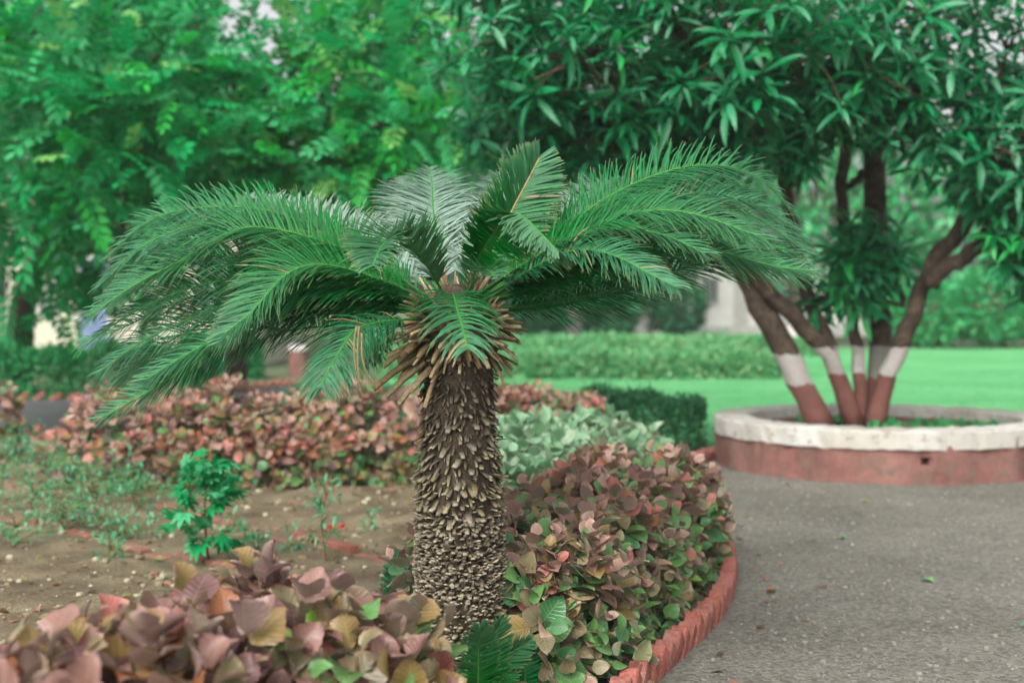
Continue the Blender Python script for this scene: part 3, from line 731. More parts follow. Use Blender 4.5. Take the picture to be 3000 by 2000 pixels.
def copper_shoot(LV, p, nrmv, size, pick, nl=7, inner=0.0):
    ax = nrm(nrmv * 0.9 + np.array((0, -0.12, 0.55)) + rng.normal(size=3) * 0.22)
    a1 = nrm(cr(ax, (0.31, 0.7, 0.2))); a2 = cr(ax, a1); a0 = rng.uniform(0, 6.28)
    p = p - nrmv * inner
    for k in range(nl):
        q = k / max(1, nl - 1); az = a0 + k * 2.399; th = 0.4 + 0.9 * q + rng.normal() * 0.18
        rad = a1 * math.cos(az) + a2 * math.sin(az)
        d = ax * math.cos(th) + rad * math.sin(th); nn = ax * math.sin(th) - rad * math.cos(th)
        b_ = p - ax * size * (0.15 + 0.9 * q) + d * size * 0.22
        LV.put(b_, d, nn + rng.normal(size=3) * 0.18, size * (0.55 + 0.5 * q) * rng.uniform(0.8, 1.15), pick(q))
def stems(root, pts, label=None, col=(96, 74, 56), r=0.006, n=60, mat=None):
    mb = MB(); idx = rng.choice(len(pts), min(n, len(pts)), replace=False)
    for i in idx:
        p = np.asarray(pts[i][0], float); g = np.array((p[0] + rng.normal() * 0.06, p[1] + rng.normal() * 0.06, 0.0))
        if 3.7 < g[1] < 11.4 and max(g[0], p[0]) > edge_x(g[1]) - .12: continue
        m = (p + g) / 2 + rng.normal(size=3) * 0.03
        c_, _ = spline([g, m, p - np.array((0, 0, 0.02))], 6); mb.tube(c_, np.linspace(r, r * 0.5, 6), 5, lin(col))
    tag(mb.build('stems', mat or M_STEM, root), kind='stuff')

# the foreground hedge
fg_path = [(-0.86, 2.35), (-0.74, 2.95), (-0.58, 3.22), (-0.26, 3.34)]
r = empty('copperleaf_hedge', (-0.6, 3.2, 0), 'foreground hedge of large serrated mauve and bronze leaves in front of sago trunk', 'hedge')
LV = Leaves(COP_HI, PAL_COP, M_COPPER); sh = shoots_on_hedge(fg_path, 0.6, 0.56, 220)
def pick_fg(zr, p):
    def f(q):
        u = rng.uniform()
        if zr < 0.6: return int(rng.choice([8, 5, 7, 3, 1]))
        gx_ = p[0]
        if gx_ > -0.45: return int(rng.choice([0, 7, 3, 3, 9, 4, 5, 2, 6], p=[.22, .19, .18, .08, .03, .05, .14, .08, .03]))
        return int(rng.choice([0, 1, 2, 3, 4, 7, 9, 6], p=[.28, .24, .11, .15, .03, .14, .02, .03]))
    return f
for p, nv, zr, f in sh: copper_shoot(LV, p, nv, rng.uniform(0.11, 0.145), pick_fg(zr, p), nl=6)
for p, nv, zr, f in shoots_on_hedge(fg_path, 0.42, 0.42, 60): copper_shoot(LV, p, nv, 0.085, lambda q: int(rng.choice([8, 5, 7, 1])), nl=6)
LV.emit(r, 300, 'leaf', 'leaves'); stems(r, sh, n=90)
# the hedge right of the trunk
rt_path = [(-0.03, 4.5), (0.11, 5.1), (0.37, 5.8), (0.57, 6.5), (0.68, 7.1)]
r = empty('copperleaf_hedge', (0.4, 6, 0), 'bushy hedge with mauve-pink top and green base along the dog-tooth brick edging', 'hedge')
LV = Leaves(COP_LO, PAL_COP, M_COPPER); sh = shoots_on_hedge(rt_path, 0.72, 0.52, 560)
def pick_rt(zr):
    def f(q):
        if zr < 0.45: return int(rng.choice([5, 8, 7, 5, 9, 6], p=[.3, .26, .2, .12, .08, .04]))
        if zr < 0.8: return int(rng.choice([5, 7, 8, 0, 9, 3, 4], p=[.36, .24, .12, .04, .14, .05, .05]))
        return int(rng.choice([0, 9, 4, 3, 7, 1, 2, 5], p=[.10, .28, .15, .12, .14, .0, .03, .18]))
    return f
sh = sh + skirt_shoots(rt_path, 0.72, 0.52, 330)
for _ in range(80):
    an = rng.uniform(PI * .8, PI * 2.05); zr = rng.uniform(.1, .95); o_ = np.array((math.cos(an), math.sin(an), 0)); sh.append((np.array((-.0, 4.62, 0)) + o_ * .32 * (1.05 - .35 * zr) + np.array((0, 0, zr * .47)), nrm(o_ + np.array((0, 0, .5))), zr, 0))
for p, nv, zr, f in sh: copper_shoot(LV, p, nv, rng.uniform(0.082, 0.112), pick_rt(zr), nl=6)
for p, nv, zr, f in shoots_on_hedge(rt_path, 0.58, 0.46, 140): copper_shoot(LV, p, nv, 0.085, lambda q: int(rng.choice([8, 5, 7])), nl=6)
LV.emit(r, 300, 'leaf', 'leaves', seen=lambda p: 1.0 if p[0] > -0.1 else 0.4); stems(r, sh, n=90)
# the hedge across the middle of the bed
md_path = [(gx(250, 9.5), 9.5), (gx(600, 9.6), 9.6), (gx(1000, 9.6), 9.6), (0.1, 9.9), (0.55, 10.0)]
r = empty('copperleaf_hedge', (-1.5, 9.5, 0), 'long pinkish-brown hedge across the bare bed behind the seedlings', 'hedge')
LV = Leaves(COP_LO, PAL_COP, M_COPPER); sh = shoots_on_hedge(md_path, 0.85, 0.64, 620)
def pick_md(zr):
    def f(q):
        if zr < 0.4: return int(rng.choice([8, 5, 7, 3, 1]))
        return int(rng.choice([0, 9, 4, 2, 3, 7, 5, 1], p=[.2, .27, .12, .09, .11, .1, .1, .01]))
    return f
sh = sh + skirt_shoots(md_path, 0.85, 0.64, 260)
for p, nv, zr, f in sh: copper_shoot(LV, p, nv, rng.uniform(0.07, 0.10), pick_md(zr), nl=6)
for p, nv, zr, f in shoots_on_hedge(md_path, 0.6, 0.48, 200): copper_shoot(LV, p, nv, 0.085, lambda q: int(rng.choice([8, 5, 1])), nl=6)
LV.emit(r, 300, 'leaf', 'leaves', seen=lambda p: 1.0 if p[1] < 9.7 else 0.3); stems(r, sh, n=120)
lf_path = [(gx(-260, 10.6), 10.6), (gx(-90, 10.7), 10.7), (gx(5, 10.9), 10.9)]
r = empty('copperleaf_hedge', (gx(-90, 10.7), 10.7, 0), 'end of a dark copper-leaved bush beside the tar path', 'hedge')
LV = Leaves(COP_LO, PAL_COP, M_COPPER); sh = shoots_on_hedge(lf_path, 0.6, 0.62, 150)
for p, nv, zr, f in sh: copper_shoot(LV, p, nv, 0.09, lambda q: int(rng.choice([8, 1, 7, 9, 3])), nl=6)
LV.emit(r, 0, 'leaf', 'leaves'); stems(r, sh, n=30)
# pale variegated bush
PAL_PALE = pal(((108, 158, 118), (146, 178, 146)), ((88, 146, 98), (130, 168, 128)), ((138, 172, 138), (170, 188, 160)), ((74, 134, 90), (114, 156, 116)), ((154, 134, 108), (172, 148, 124)))
r = empty('variegated_bush', (0.3, 8.2, 0), 'pale mint-green broad-leaved bush between the two pinkish hedges', 'bush')
LV = Leaves(COP_LO, PAL_PALE, M_PALE); pb = [(0.12, 7.0), (0.16, 7.7), (0.4, 8.3), (0.72, 8.5)]; sh = shoots_on_hedge(pb, 0.85, 0.55, 280)
for p, nv, zr, f in sh: copper_shoot(LV, p, nv, rng.uniform(0.12, 0.155), lambda q: int(rng.choice([0, 1, 2, 3, 4], p=[.34, .24, .22, .16, .04])), nl=6)
for p, nv, zr, f in shoots_on_hedge([(0.12, 6.6), (0.1, 7.2)], 0.5, 0.48, 50): copper_shoot(LV, p, nv, rng.uniform(0.11, 0.14), lambda q: int(rng.choice([0, 1, 2, 3])), nl=6)
LV.emit(r, 300, 'leaf', 'leaves', seen=lambda p: 1.0 if p[1] < 8.3 else 0.3); stems(r, sh, n=50, col=(90, 110, 70))

# ------------------------------------------------------------------ clipped green hedges
el_ = lambda t: math.sin(PI * min(0.999, max(0.001, t))) ** 0.8 + 0.05
SMALL = [blade(2, 2, 1.0, 0.5, el_, cup=.1, curl=.15, seed=i) for i in range(3)]
def green_hedge(name, label, path, width, height, n, size, palette, ang=0.0):
    c = spline([(x, y, 0) for x, y in path], 5)[0][2]
    r = empty(name, c, label, 'hedge'); LV = Leaves(SMALL, palette, M_HEDGE)
    for wd, hh, m in ((width, height, n), (width * .8, height * .85, n // 2)):
        for p, nv, zr, f in shoots_on_hedge(path, wd, hh, m):
            for k in range(4):
                d = nrm(nv + rng.normal(size=3) * 0.7); LV.put(p + rng.normal(size=3) * size * 0.5, d, np.array((0, 0, 1)) + nv + rng.normal(size=3) * .4, size * rng.uniform(.7, 1.3), int(rng.integers(len(palette))))
    LV.emit(r, 0, bulk='leaves')
    stems(r, shoots_on_hedge(path, width * .7, height * .8, 120), n=120, r=0.008)
    return r
PG_DARK = pal(((24, 92, 56), (44, 116, 72)), ((14, 78, 44), (30, 100, 60)), ((50, 110, 72), (78, 134, 92)))
PG_MID = pal(((14, 118, 58), (30, 140, 72)), ((8, 100, 50), (22, 122, 62)), ((36, 138, 74), (60, 158, 92)))
PG_BRT = pal(((66, 158, 96), (112, 182, 124)), ((46, 138, 78), (80, 164, 102)), ((120, 176, 116), (152, 190, 136)))
green_hedge('clipped_hedge', 'low dark green hedge between pale bush and round tree planter', [(-1.9, 12.2), (-0.5, 12.0), (0.8, 11.9), (1.5, 11.75)], 0.62, 0.46, 2600, 0.045, PG_DARK)
green_hedge('clipped_hedge', 'flat-topped dark green hedge above red brick kerb by tar path', [(-9.5, 18.6), (-7, 18.5), (-5.0, 18.7), (-4.2, 19.2)], 0.95, 0.6, 3600, 0.07, PG_MID)
green_hedge('clipped_hedge', 'small green hedge beyond tar path beside the red and white post', [(-5.2, 22.5), (-4.6, 22.6), (-4.1, 22.8)], 0.8, 0.62, 1500, 0.07, PG_MID)
green_hedge('clipped_hedge', 'long pale lime hedge crossing the lawn behind the mango planter', [(-2.0, 23.0), (-1.0, 23.2), (1.5, 23.0), (4.4, 23.0)], 0.9, 0.37, 4200, 0.085, PG_BRT)
green_hedge('clipped_hedge', 'second pale hedge on the lawn in front of whitewashed tree trunks', [(-3, 32.0), (0, 32.0), (3, 32), (6.8, 32.2)], 1.4, 0.36, 3000, 0.11, PG_BRT)

# lawn blades where the lawn is nearest
bl = [blade(2, 1, 1.0, 0.09, lambda t: 1 - 0.9 * t, curl=.3, seed=1), blade(2, 1, 1.0, 0.09, lambda t: 1 - 0.9 * t, curl=.55, seed=2)]
LV = Leaves(bl, pal(((74, 142, 98), (104, 168, 122)), ((84, 152, 106), (118, 174, 132)), ((64, 132, 88), (96, 160, 114))), M_GRASS)
for _ in range(26000):
    D = 11.7 + 14 * rng.uniform() ** 1.6; x = rng.uniform(gx(1450, D), gx(3080, D))
    if (x - 2.8) ** 2 + (D - 10.8) ** 2 < 1.62: continue
    d = nrm((rng.normal() * .5, rng.normal() * .5, 1)); LV.put((x, D, 0.002), d, rdir(), rng.uniform(0.03, 0.065), int(rng.integers(3)))
e = empty('lawn_blades', (0, 12, 0)); o = LV.emit(e, 0, bulk='lawn_blades'); o.parent = None; o.location = (0, 12, 0); bpy.data.objects.remove(e); o.name = 'lawn_blades'
tag(o, 'short bright green grass blades of the lawn', 'grass', kind='stuff')

# ------------------------------------------------------------------ seedlings and weeds in the bed
LANCE = [blade(3, 2, 1.0, 0.3, el_, fold=.3, curl=.2, seed=i) for i in range(3)]
LOBE = [join_protos([(LANCE[0], basis((math.sin(a_), math.cos(a_), 0), (0, 0, 1)) * s_, np.zeros(3)) for a_, s_ in ((-1.2, .6), (-.6, .85), (0, 1), (.6, .85), (1.2, .6))])]
def seedling(name, label, px, py, htpx, spread, nl, lsize, palette, protos, mat, flowers=(), cat='seedling', stemcol=(120, 84, 60)):
    g = groundpt(px, py); D = g[1]; z0 = float(soilh(g[0], D)); H = htpx / F * D
    r = empty(name, (g[0], D, z0), label, cat); mb = MB(); top = []
    c_, _ = spline([(g[0], D, z0 - .02), (g[0] - .02, D, z0 + H * .5), (g[0] + 0.01, D, z0 + H)], 10); mb.tube(c_, np.linspace(.007, .003, 10), 6, lin(stemcol))
    LV = Leaves(protos, palette, mat)
    for k in range(nl):
        q = rng.uniform(0.12, 1) ** 0.75; b_ = c_[int(q * 9)]; an = k * 2.4; sp = spread * (0.45 + 0.65 * math.sin(PI * min(1, q * .9 + .1))) * rng.uniform(.5, 1.35)
        e_ = b_ + np.array((math.cos(an) * sp, math.sin(an) * sp, rng.uniform(-.02, .09)))
        if k % 2 == 0: mb.tube(np.array([b_, (b_ + e_) / 2 + (0, 0, .02), e_]), [.003, .0025, .0015], 5, lin((96, 120, 70)))
        for m in range(3):
            d = nrm((e_ - b_) + rng.normal(size=3) * sp * .9 + np.array((0, 0, -.02))); LV.put(b_ + (e_ - b_) * rng.uniform(.5, 1.05), d, np.array((0, 0, 1)) + rng.normal(size=3) * .3, lsize * rng.uniform(.7, 1.2), int(rng.integers(len(palette))))
    mb.build('stem', M_STEM, r)
    LV.emit(r, 300, 'leaf', 'leaves')
    for fx, fy in flowers:
        fl = Leaves(SMALL, pal(((206, 44, 40), (226, 70, 60))), M_PALE); c = PA(fx, fy, D - .08)
        for m in range(12): fl.put(c, nrm(rdir() + np.array((0, -.3, .3))), rdir(), 0.022, 0)
        fl.emit(r, 12, 'petal')
PG_SEED = pal(((8, 140, 78), (24, 166, 96)), ((4, 120, 64), (14, 146, 82)), ((40, 160, 100), (90, 186, 132)))
PG_ROSE = pal(((60, 150, 104), (100, 176, 130)), ((44, 130, 88), (84, 160, 116)), ((96, 168, 126), (130, 188, 150)))
seedling('seedling', 'bright emerald leafy seedling standing alone in bare soil beside brick row', 612, 1652, 320, 0.13, 46, 0.085, PG_SEED, LOBE, M_TREE)
seedling('rose_bush', 'thin blue-green plant with two small red flowers near the trunk', 955, 1640, 215, 0.09, 30, 0.05, PG_ROSE, LANCE, M_TREE, ((968, 1545), (1003, 1545)), 'flower plant')
seedling('seedling', 'small pale seedling in front of the left end of the pinkish hedge', 395, 1470, 130, 0.08, 24, 0.05, PG_ROSE, LANCE, M_TREE)
for i, (px, py, h) in enumerate(((60, 1430, 150), (150, 1470, 170), (230, 1500, 150), (110, 1540, 110), (290, 1545, 120), (330, 1480, 130), (20, 1370, 110), (180, 1400, 110), (370, 1570, 60), (45, 1590, 60), (90, 1330, 90), (250, 1430, 110), (420, 1500, 70), (10, 1480, 110), (200, 1560, 70), (330, 1390, 80))):
    seedling('weed', 'sprawling blue-green feathery weed growing across the sunken brick rows', px, py, h, 0.20, 44, 0.042, PG_ROSE, LANCE, M_TREE, cat='weed', stemcol=(90, 130, 90))
    bpy.context.scene.objects
for o in [x for x in COL.objects if x.name.startswith('weed')]: o['group'] = 'feathery weeds among the brick rows'
for i, (px, py) in enumerate(((720, 1600), (760, 1625), (860, 1620), (330, 1660), (330, 1620), (690, 1560), (1090, 1560))):
    seedling('ground_weed', 'tiny flat green weed lying on bare brown soil', px, py, 25, 0.06, 12, 0.045, PG_ROSE, LANCE, M_TREE, cat='weed')
for o in [x for x in COL.objects if x.name.startswith('ground_weed')]: o['group'] = 'tiny weeds on the bare soil'

# ------------------------------------------------------------------ round planter with the mango tree
PC = np.array((2.82, 10.82)); PR = 1.25; PH = 0.305
def plastermat():
    m, nt, b = newmat('red_limewash'); p = geopos(nt)
    n1 = noise(nt, 3.4, 6, 0.7, p); n2 = noise(nt, 9, 6, 0.7, p); n3 = noise(nt, 60, 3, 0.6, p)
    c = ramp(nt, n1, [(0.3, lin((96, 66, 60))), (0.48, lin((128, 88, 81))), (0.72, lin((138, 104, 96)))])
    c = mixc(nt, ramp(nt, n2, [(0.50, 0.0), (0.62, 0.8)]), c, lin((106, 92, 80)))
    c = mixc(nt, ramp(nt, n2, [(0.30, 0.7), (0.36, 0.0)]), c, lin((156, 100, 82)))
    mp = nt.nodes.new('ShaderNodeMapping'); mp.inputs['Scale'].default_value = (5, 5, 1.6); nt.links.new(p, mp.inputs['Vector'])
    st = noise(nt, 1.0, 4, .6, mp.outputs[0])
    c = mixc(nt, ramp(nt, st, [(.5, 0.0), (.72, .5)]), c, lin((100, 80, 72)))
    c = mixc(nt, ramp(nt, st, [(.27, .4), (.36, 0.0)]), c, lin((170, 150, 138)))
    c = mixc(nt, 0.5, c, ramp(nt, n3, [(0.3, 0.75), (0.7, 1.25)]), 'MULTIPLY')
    nt.links.new(c, b.inputs['Base Color']); b.inputs['Roughness'].default_value = 0.92; b.inputs['Specular IOR Level'].default_value = 0.2
    bump(nt, b, mth(nt, 'ADD', n2, mth(nt, 'MULTIPLY', n3, .4)), 0.6, 0.02)
    return m
def whitemat():
    m, nt, b = newmat('white_limewash'); p = geopos(nt)
    n1 = noise(nt, 3.0, 5, 0.6, p); n2 = noise(nt, 14, 6, 0.7, p)
    c = ramp(nt, n1, [(0.3, lin((170, 167, 160))), (0.7, lin((196, 193, 187)))])
    c = mixc(nt, ramp(nt, n2, [(0.56, 0.0), (0.68, 0.85)]), mixc(nt, ramp(nt, noise(nt, 1.3, 4, .6, p), [(.45, 0.0), (.62, .55)]), c, lin((158, 150, 134))), lin((122, 117, 102)))
    nt.links.new(c, b.inputs['Base Color']); b.inputs['Roughness'].default_value = 0.9; b.inputs['Specular IOR Level'].default_value = 0.2
    bump(nt, b, n2, 0.5, 0.015)
    return m
M_RED, M_WHITE = plastermat(), whitemat()
pl = empty('tree_planter', (PC[0], PC[1], 0), 'round red limewashed planter wall with white coping around the mango trunks', 'planter')
# wall: outer face with a drain hole, inner face, top
NA, NZ = 120, 6; mb = MB(); wob = 1 + 0.006 * np.sin(np.arange(NA) * 0.9) + 0.004 * rng.normal(size=NA)
vid = {}
V = []
for a_ in range(NA):
    th = a_ / NA * 2 * PI
    for k in range(NZ + 1):
        vid[(a_, k)] = len(V); rr = PR * wob[a_] * (1 + 0.004 * rng.normal()); V.append((PC[0] + rr * math.cos(th), PC[1] + rr * math.sin(th), -0.03 + (PH + 0.03) * k / NZ))
Fs = []; hole = (int(round((math.atan2(-1, -0.01) % (2 * PI)) / (2 * PI) * NA)) - 1, 3)
for a_ in range(NA):
    for k in range(NZ):
        q = [vid[(a_, k)], vid[((a_ + 1) % NA, k)], vid[((a_ + 1) % NA, k + 1)], vid[(a_, k + 1)]]
        if (a_, k) == hole:
            n0 = len(V); ce = np.array((PC[0], PC[1], 0))
            for i in q: vv = np.array(V[i]); V.append(tuple(vv + nrm(np.array((PC[0], PC[1], vv[2])) - vv) * 0.13))
            for i in range(4): j = (i + 1) % 4; Fs.append((q[i], q[j], n0 + j, n0 + i))
            Fs.append((n0, n0 + 1, n0 + 2, n0 + 3))
        else: Fs.append(tuple(q))
RI = PR - 0.24; n0 = len(V)
for a_ in range(NA):
    th = a_ / NA * 2 * PI
    for zq in (-0.03, PH): V.append((PC[0] + RI * math.cos(th), PC[1] + RI * math.sin(th), zq))
for a_ in range(NA):
    b_ = (a_ + 1) % NA; Fs.append((n0 + 2 * b_, n0 + 2 * a_, n0 + 2 * a_ + 1, n0 + 2 * b_ + 1)); Fs.append((vid[(a_, NZ)], vid[(b_, NZ)], n0 + 2 * b_ + 1, n0 + 2 * a_ + 1))
wobj('wall', V, Fs, M_RED, pl)
# coping blocks
NB = 9
for k in range(NB):
    a0, a1 = (k + 0.001) / NB * 2 * PI, (k + 0.999) / NB * 2 * PI; nseg = 16; V = []; Fs = []
    ro, ri = PR + 0.018, RI - 0.01; z0, z1 = PH - 0.06, PH + 0.07
    for i in range(nseg + 1):
        th = a0 + (a1 - a0) * i / nseg; j_ = rng.normal(size=6) * (0.0035 if 0 < i < nseg else 0.001)
        for (rr, zq), e_ in zip(((ri, z0 + .045), (ri, z1 - .012), (ri + .015, z1), (ro - .015, z1), (ro, z1 - .015), (ro, z0)), j_): V.append((PC[0] + (rr + e_) * math.cos(th), PC[1] + (rr + e_) * math.sin(th), zq + e_))
    for i in range(nseg):
        for j in range(6):
            j2 = (j + 1) % 6; Fs.append((i * 6 + j, (i + 1) * 6 + j, (i + 1) * 6 + j2, i * 6 + j2))
    Fs.append(tuple(range(6))); Fs.append(tuple(nseg * 6 + j for j in range(6))[::-1])
    wobj('coping_block', V, Fs, M_WHITE, pl, smooth=False)
Vs = [(PC[0], PC[1], PH - 0.02)]; 
for rr in (0.4, 0.75, RI + 0.01):
    for i in range(48): th = i / 48 * 2 * PI; Vs.append((PC[0] + rr * math.cos(th), PC[1] + rr * math.sin(th), PH - 0.05 + (0.07 * (1 - rr) if rr < .9 else 0) + rng.normal() * .008))
Fs = [(0, 1 + i, 1 + (i + 1) % 48) for i in range(48)]
for q in range(2): Fs += [(1 + q * 48 + i, 49 + q * 48 + i, 49 + q * 48 + (i + 1) % 48, 1 + q * 48 + (i + 1) % 48) for i in range(48)]
wobj('planter_soil', Vs, Fs, M_SOIL, pl)
LV = Leaves(bl + SMALL, PG_MID + PG_BRT[1:2], M_GRASS)
for _ in range(900):
    th = rng.uniform(0, 2 * PI); rr = 0.95 * rng.uniform() ** .5
    if vnoise(np.array([rr * math.cos(th)]), np.array([rr * math.sin(th)]), .35, 9)[0] < 0: continue
    LV.put((PC[0] + rr * math.cos(th), PC[1] + rr * math.sin(th), PH - 0.045 + .06 * (1 - rr)), nrm((rng.normal() * .6, rng.normal() * .6, 1)), rdir(), rng.uniform(.04, .09), int(rng.integers(4)))
e = empty('planter_grass', (PC[0], PC[1], PH)); o = LV.emit(e, 0, bulk='planter_grass'); o.parent = None; o.location = (PC[0], PC[1], PH); bpy.data.objects.remove(e); o.name = 'planter_grass'
tag(o, 'tufts of grass growing on the soil inside the round planter', 'grass', kind='stuff')

def paintbark(name, zr, zw, grey=False):
    m, nt, b = newmat(name); g = geopos(nt); sx = nt.nodes.new('ShaderNodeSeparateXYZ'); nt.links.new(g, sx.inputs[0])
    n1 = noise(nt, 9, 5, .65, g); n2 = noise(nt, 50, 4, .65, g)
    bark = mixc(nt, 1.0, ramp(nt, n1, [(0.3, lin((52, 43, 37))), (0.5, lin((80, 68, 58))), (0.7, lin((110, 96, 83)))]), ramp(nt, n2, [(.3, .65), (.7, 1.3)]), 'MULTIPLY')
    zz_ = mth(nt, 'ADD', sx.outputs[2], mth(nt, 'MULTIPLY', mth(nt, 'SUBTRACT', n1, .5), .10))
    wh = lin((132, 132, 122)) if grey else lin((184, 178, 172))
    white = mixc(nt, ramp(nt, n2, [(.54, 0.0), (.68, .7)]), wh, lin((130, 118, 104)))
    red = mixc(nt, ramp(nt, n1, [(.4, 0.0), (.7, .6)]), lin((126, 84, 76)), lin((98, 70, 62)))
    c = mixc(nt, mth(nt, 'GREATER_THAN', zz_, zr), red, white); c = mixc(nt, mth(nt, 'GREATER_THAN', zz_, zw), c, bark)
    nt.links.new(c, b.inputs['Base Color']); b.inputs['Roughness'].default_value = .92; b.inputs['Specular IOR Level'].default_value = .2
    bump(nt, b, mth(nt, 'ADD', n1, n2), .8, .02)
    return m
M_PB1, M_PB2, M_PB3 = paintbark('painted_bark', .63, .86), paintbark('painted_bark_high', .70, .90), paintbark('painted_bark_grey', .66, .90, True)
mango = empty('mango_tree', (PC[0] - .1, PC[1], PH - .03), 'multi-stemmed mango tree with red and white painted trunk bases in round planter', 'tree')
MD = 10.8
def limb(name, pp, r0, r1, mat, d=(0, 0), n=22, parent=mango, sides=12, D0=MD):
    k = len(pp); c = [PA(x, y, D0 + d[0] + (d[1] - d[0]) * i / (k - 1)) for i, (x, y) in enumerate(pp)]
    p, L = spline(c, n); p = p + rng.normal(size=p.shape) * .012 * np.minimum(1, np.arange(n) / 4)[:, None]
    rad = np.linspace(r0, r1, n) * .9; rad[:3] *= (1.22, 1.1, 1.03)
    V, Fs = tube(p, rad, sides, True, 0.045); return wobj(name, V, Fs, mat, parent)
limb('trunk', [(2404, 1250), (2352, 1135), (2316, 1048), (2275, 982), (2219, 880), (2178, 793), (2120, 660), (2080, 480), (2050, 250)], .105, .09, M_PB1, (-.25, -.6))
limb('trunk', [(2503, 1245), (2459, 1109), (2423, 1038), (2367, 976), (2306, 915), (2255, 864), (2170, 760), (2060, 620), (1900, 480), (1700, 330)], .075, .05, M_PB2, (-.1, -.9))
limb('branch', [(2440, 1060), (2428, 1007), (2398, 935), (2377, 895), (2340, 760), (2300, 560), (2285, 390), (2270, 200)], .06, .045, M_PB2, (-.05, .2))
limb('trunk', [(2521, 1245), (2520, 1140), (2515, 1038), (2500, 982), (2500, 905), (2485, 760), (2470, 600), (2465, 480), (2500, 300), (2520, 100)], .055, .05, M_PB2, (0, .2))
limb('trunk', [(2558, 1245), (2565, 1130), (2572, 1007), (2575, 946), (2570, 800), (2567, 640), (2565, 500), (2580, 380), (2600, 150)], .085, .10, M_PB3, (.18, .35))
limb('trunk', [(2561, 1250), (2602, 1084), (2643, 997), (2678, 905), (2714, 813), (2750, 740), (2796, 690), (2850, 600), (2900, 400)], .076, .062, M_PB2, (-.1, -.75))
limb('branch', [(2725, 830), (2760, 790), (2837, 747), (2900, 675), (2980, 560), (3080, 400)], .066, .05, M_BARK, (-.55, -.9))
limb('branch', [(2300, 560), (2330, 530), (2355, 470), (2380, 400)], .035, .03, M_BARK, (.2, .1))
limb('branch', [(2470, 560), (2520, 520), (2565, 500)], .03, .03, M_BARK, (.2, .3))
limb('branch', [(2100, 560), (2020, 440), (1950, 380), (1800, 250), (1600, 120)], .07, .04, M_BARK, (-.5, -1.2))
MLEAF = [blade(5, 2, 1.0, w_, lambda t: math.sin(PI * min(.995, .03 + .97 * t)) ** .7, fold=.35, curl=k_, wave=.012, seed=i) for i, (w_, k_) in enumerate(((.22, .28), (.24, .12), (.2, .42), (.23, .2)))]
PAL_M = pal(((10, 124, 70), (22, 138, 82)), ((2, 106, 60), (12, 120, 70)), ((30, 140, 86), (70, 156, 110)), ((0, 94, 52), (8, 108, 62)), ((20, 150, 66), (50, 164, 84)))
LM = Leaves(MLEAF, PAL_M, M_MANGO); tw = MB()
def whorl(p, size, up=None, n=12, lit_or_young=False):
    ax = nrm(np.array((rng.normal() * .35, rng.normal() * .35 - .25, .9))); a1 = nrm(cr(ax, (0.3, .7, .2))); a2 = cr(ax, a1); a0 = rng.uniform(0, 6.28); pc = int(rng.choice([0, 1, 2, 3, 4], p=[.34, .24, .24, .14, .04])) if not lit_or_young else int(rng.choice([2, 4, 0]))
    for k in range(n):
        az = a0 + k * 2.399; th = 0.75 + 1.35 * (k / n) ** .8 + rng.normal() * .15; rad = a1 * math.cos(az) + a2 * math.sin(az)
        d = ax * math.cos(th) + rad * math.sin(th) + np.array((0, 0, -.12)); nn = ax * math.sin(th) - rad * math.cos(th)
        LM.put(p - ax * .05 * k / n + d * .02, d, nn + rng.normal(size=3) * .15, size * rng.uniform(.75, 1.15), pc if rng.uniform() < .7 else int(rng.integers(4)))
BL = [(1530, 120, 9.6, .62, 60), (1480, 330, 10.2, .42, 30), (1560, 420, 10.1, .4, 26), (1740, 170, 9.4, .72, 75), (1800, 420, 9.9, .42, 34), (1980, 90, 9.3, .75, 75), (2040, 330, 9.6, .6, 55), (1900, 470, 10.2, .32, 18), (2230, 170, 9.2, .75, 75), (2290, 330, 9.7, .42, 40), (2180, 420, 10.3, .35, 20),
      (2480, 120, 9.4, .72, 70), (2540, 280, 9.5, .45, 46), (2700, 90, 10.0, .55, 44), (2740, 350, 9.8, .42, 30), (2950, 150, 10.0, .55, 32), (3040, 320, 10.0, .45, 26), (2960, 430, 9.7, .5, 40), (2960, 560, 10.3, .34, 24), (3010, 740, 9.8, .26, 22), (2990, 640, 9.7, .28, 20), (2860, 500, 10.3, .3, 18), (2890, 300, 10.4, .45, 26), (3000, 810, 10.1, .16, 8),
      (2470, 780, 10.6, .26, 24), (2560, 720, 10.6, .3, 28), (2520, 850, 10.6, .15, 12), (2600, 800, 10.7, .15, 9), (2390, 880, 10.9, .16, 8),
      (1650, -180, 10.0, .9, 60), (2050, -220, 9.8, .95, 70), (2450, -220, 9.8, .95, 70), (2850, -200, 10.2, .9, 55), (1400, -60, 10.2, .6, 30), (1900, 250, 11.2, .8, 60), (2300, 200, 11.2, .85, 60), (1650, 300, 11.0, .6, 40)]
for px, py, D, R_, n in BL:
    c = PA(px, py, D)
    for _ in range(n):
        v = rdir(); p = c + v * R_ * rng.uniform(.35, 1.0) ** .6 * np.array((1, .9, .85)); whorl(p, rng.uniform(.13, .25), n=int(rng.integers(7, 14)), lit_or_young=py > 600 or rng.uniform() < .06)  # low clumps get brighter leaf colours to offset their shade; a few are young
        if rng.uniform() < .3:
            q, _ = spline([c, (c + p) / 2 + rng.normal(size=3) * .08, p], 6); tw.tube(q, np.linspace(.014, .005, 6), 5, lin((84, 72, 58)))
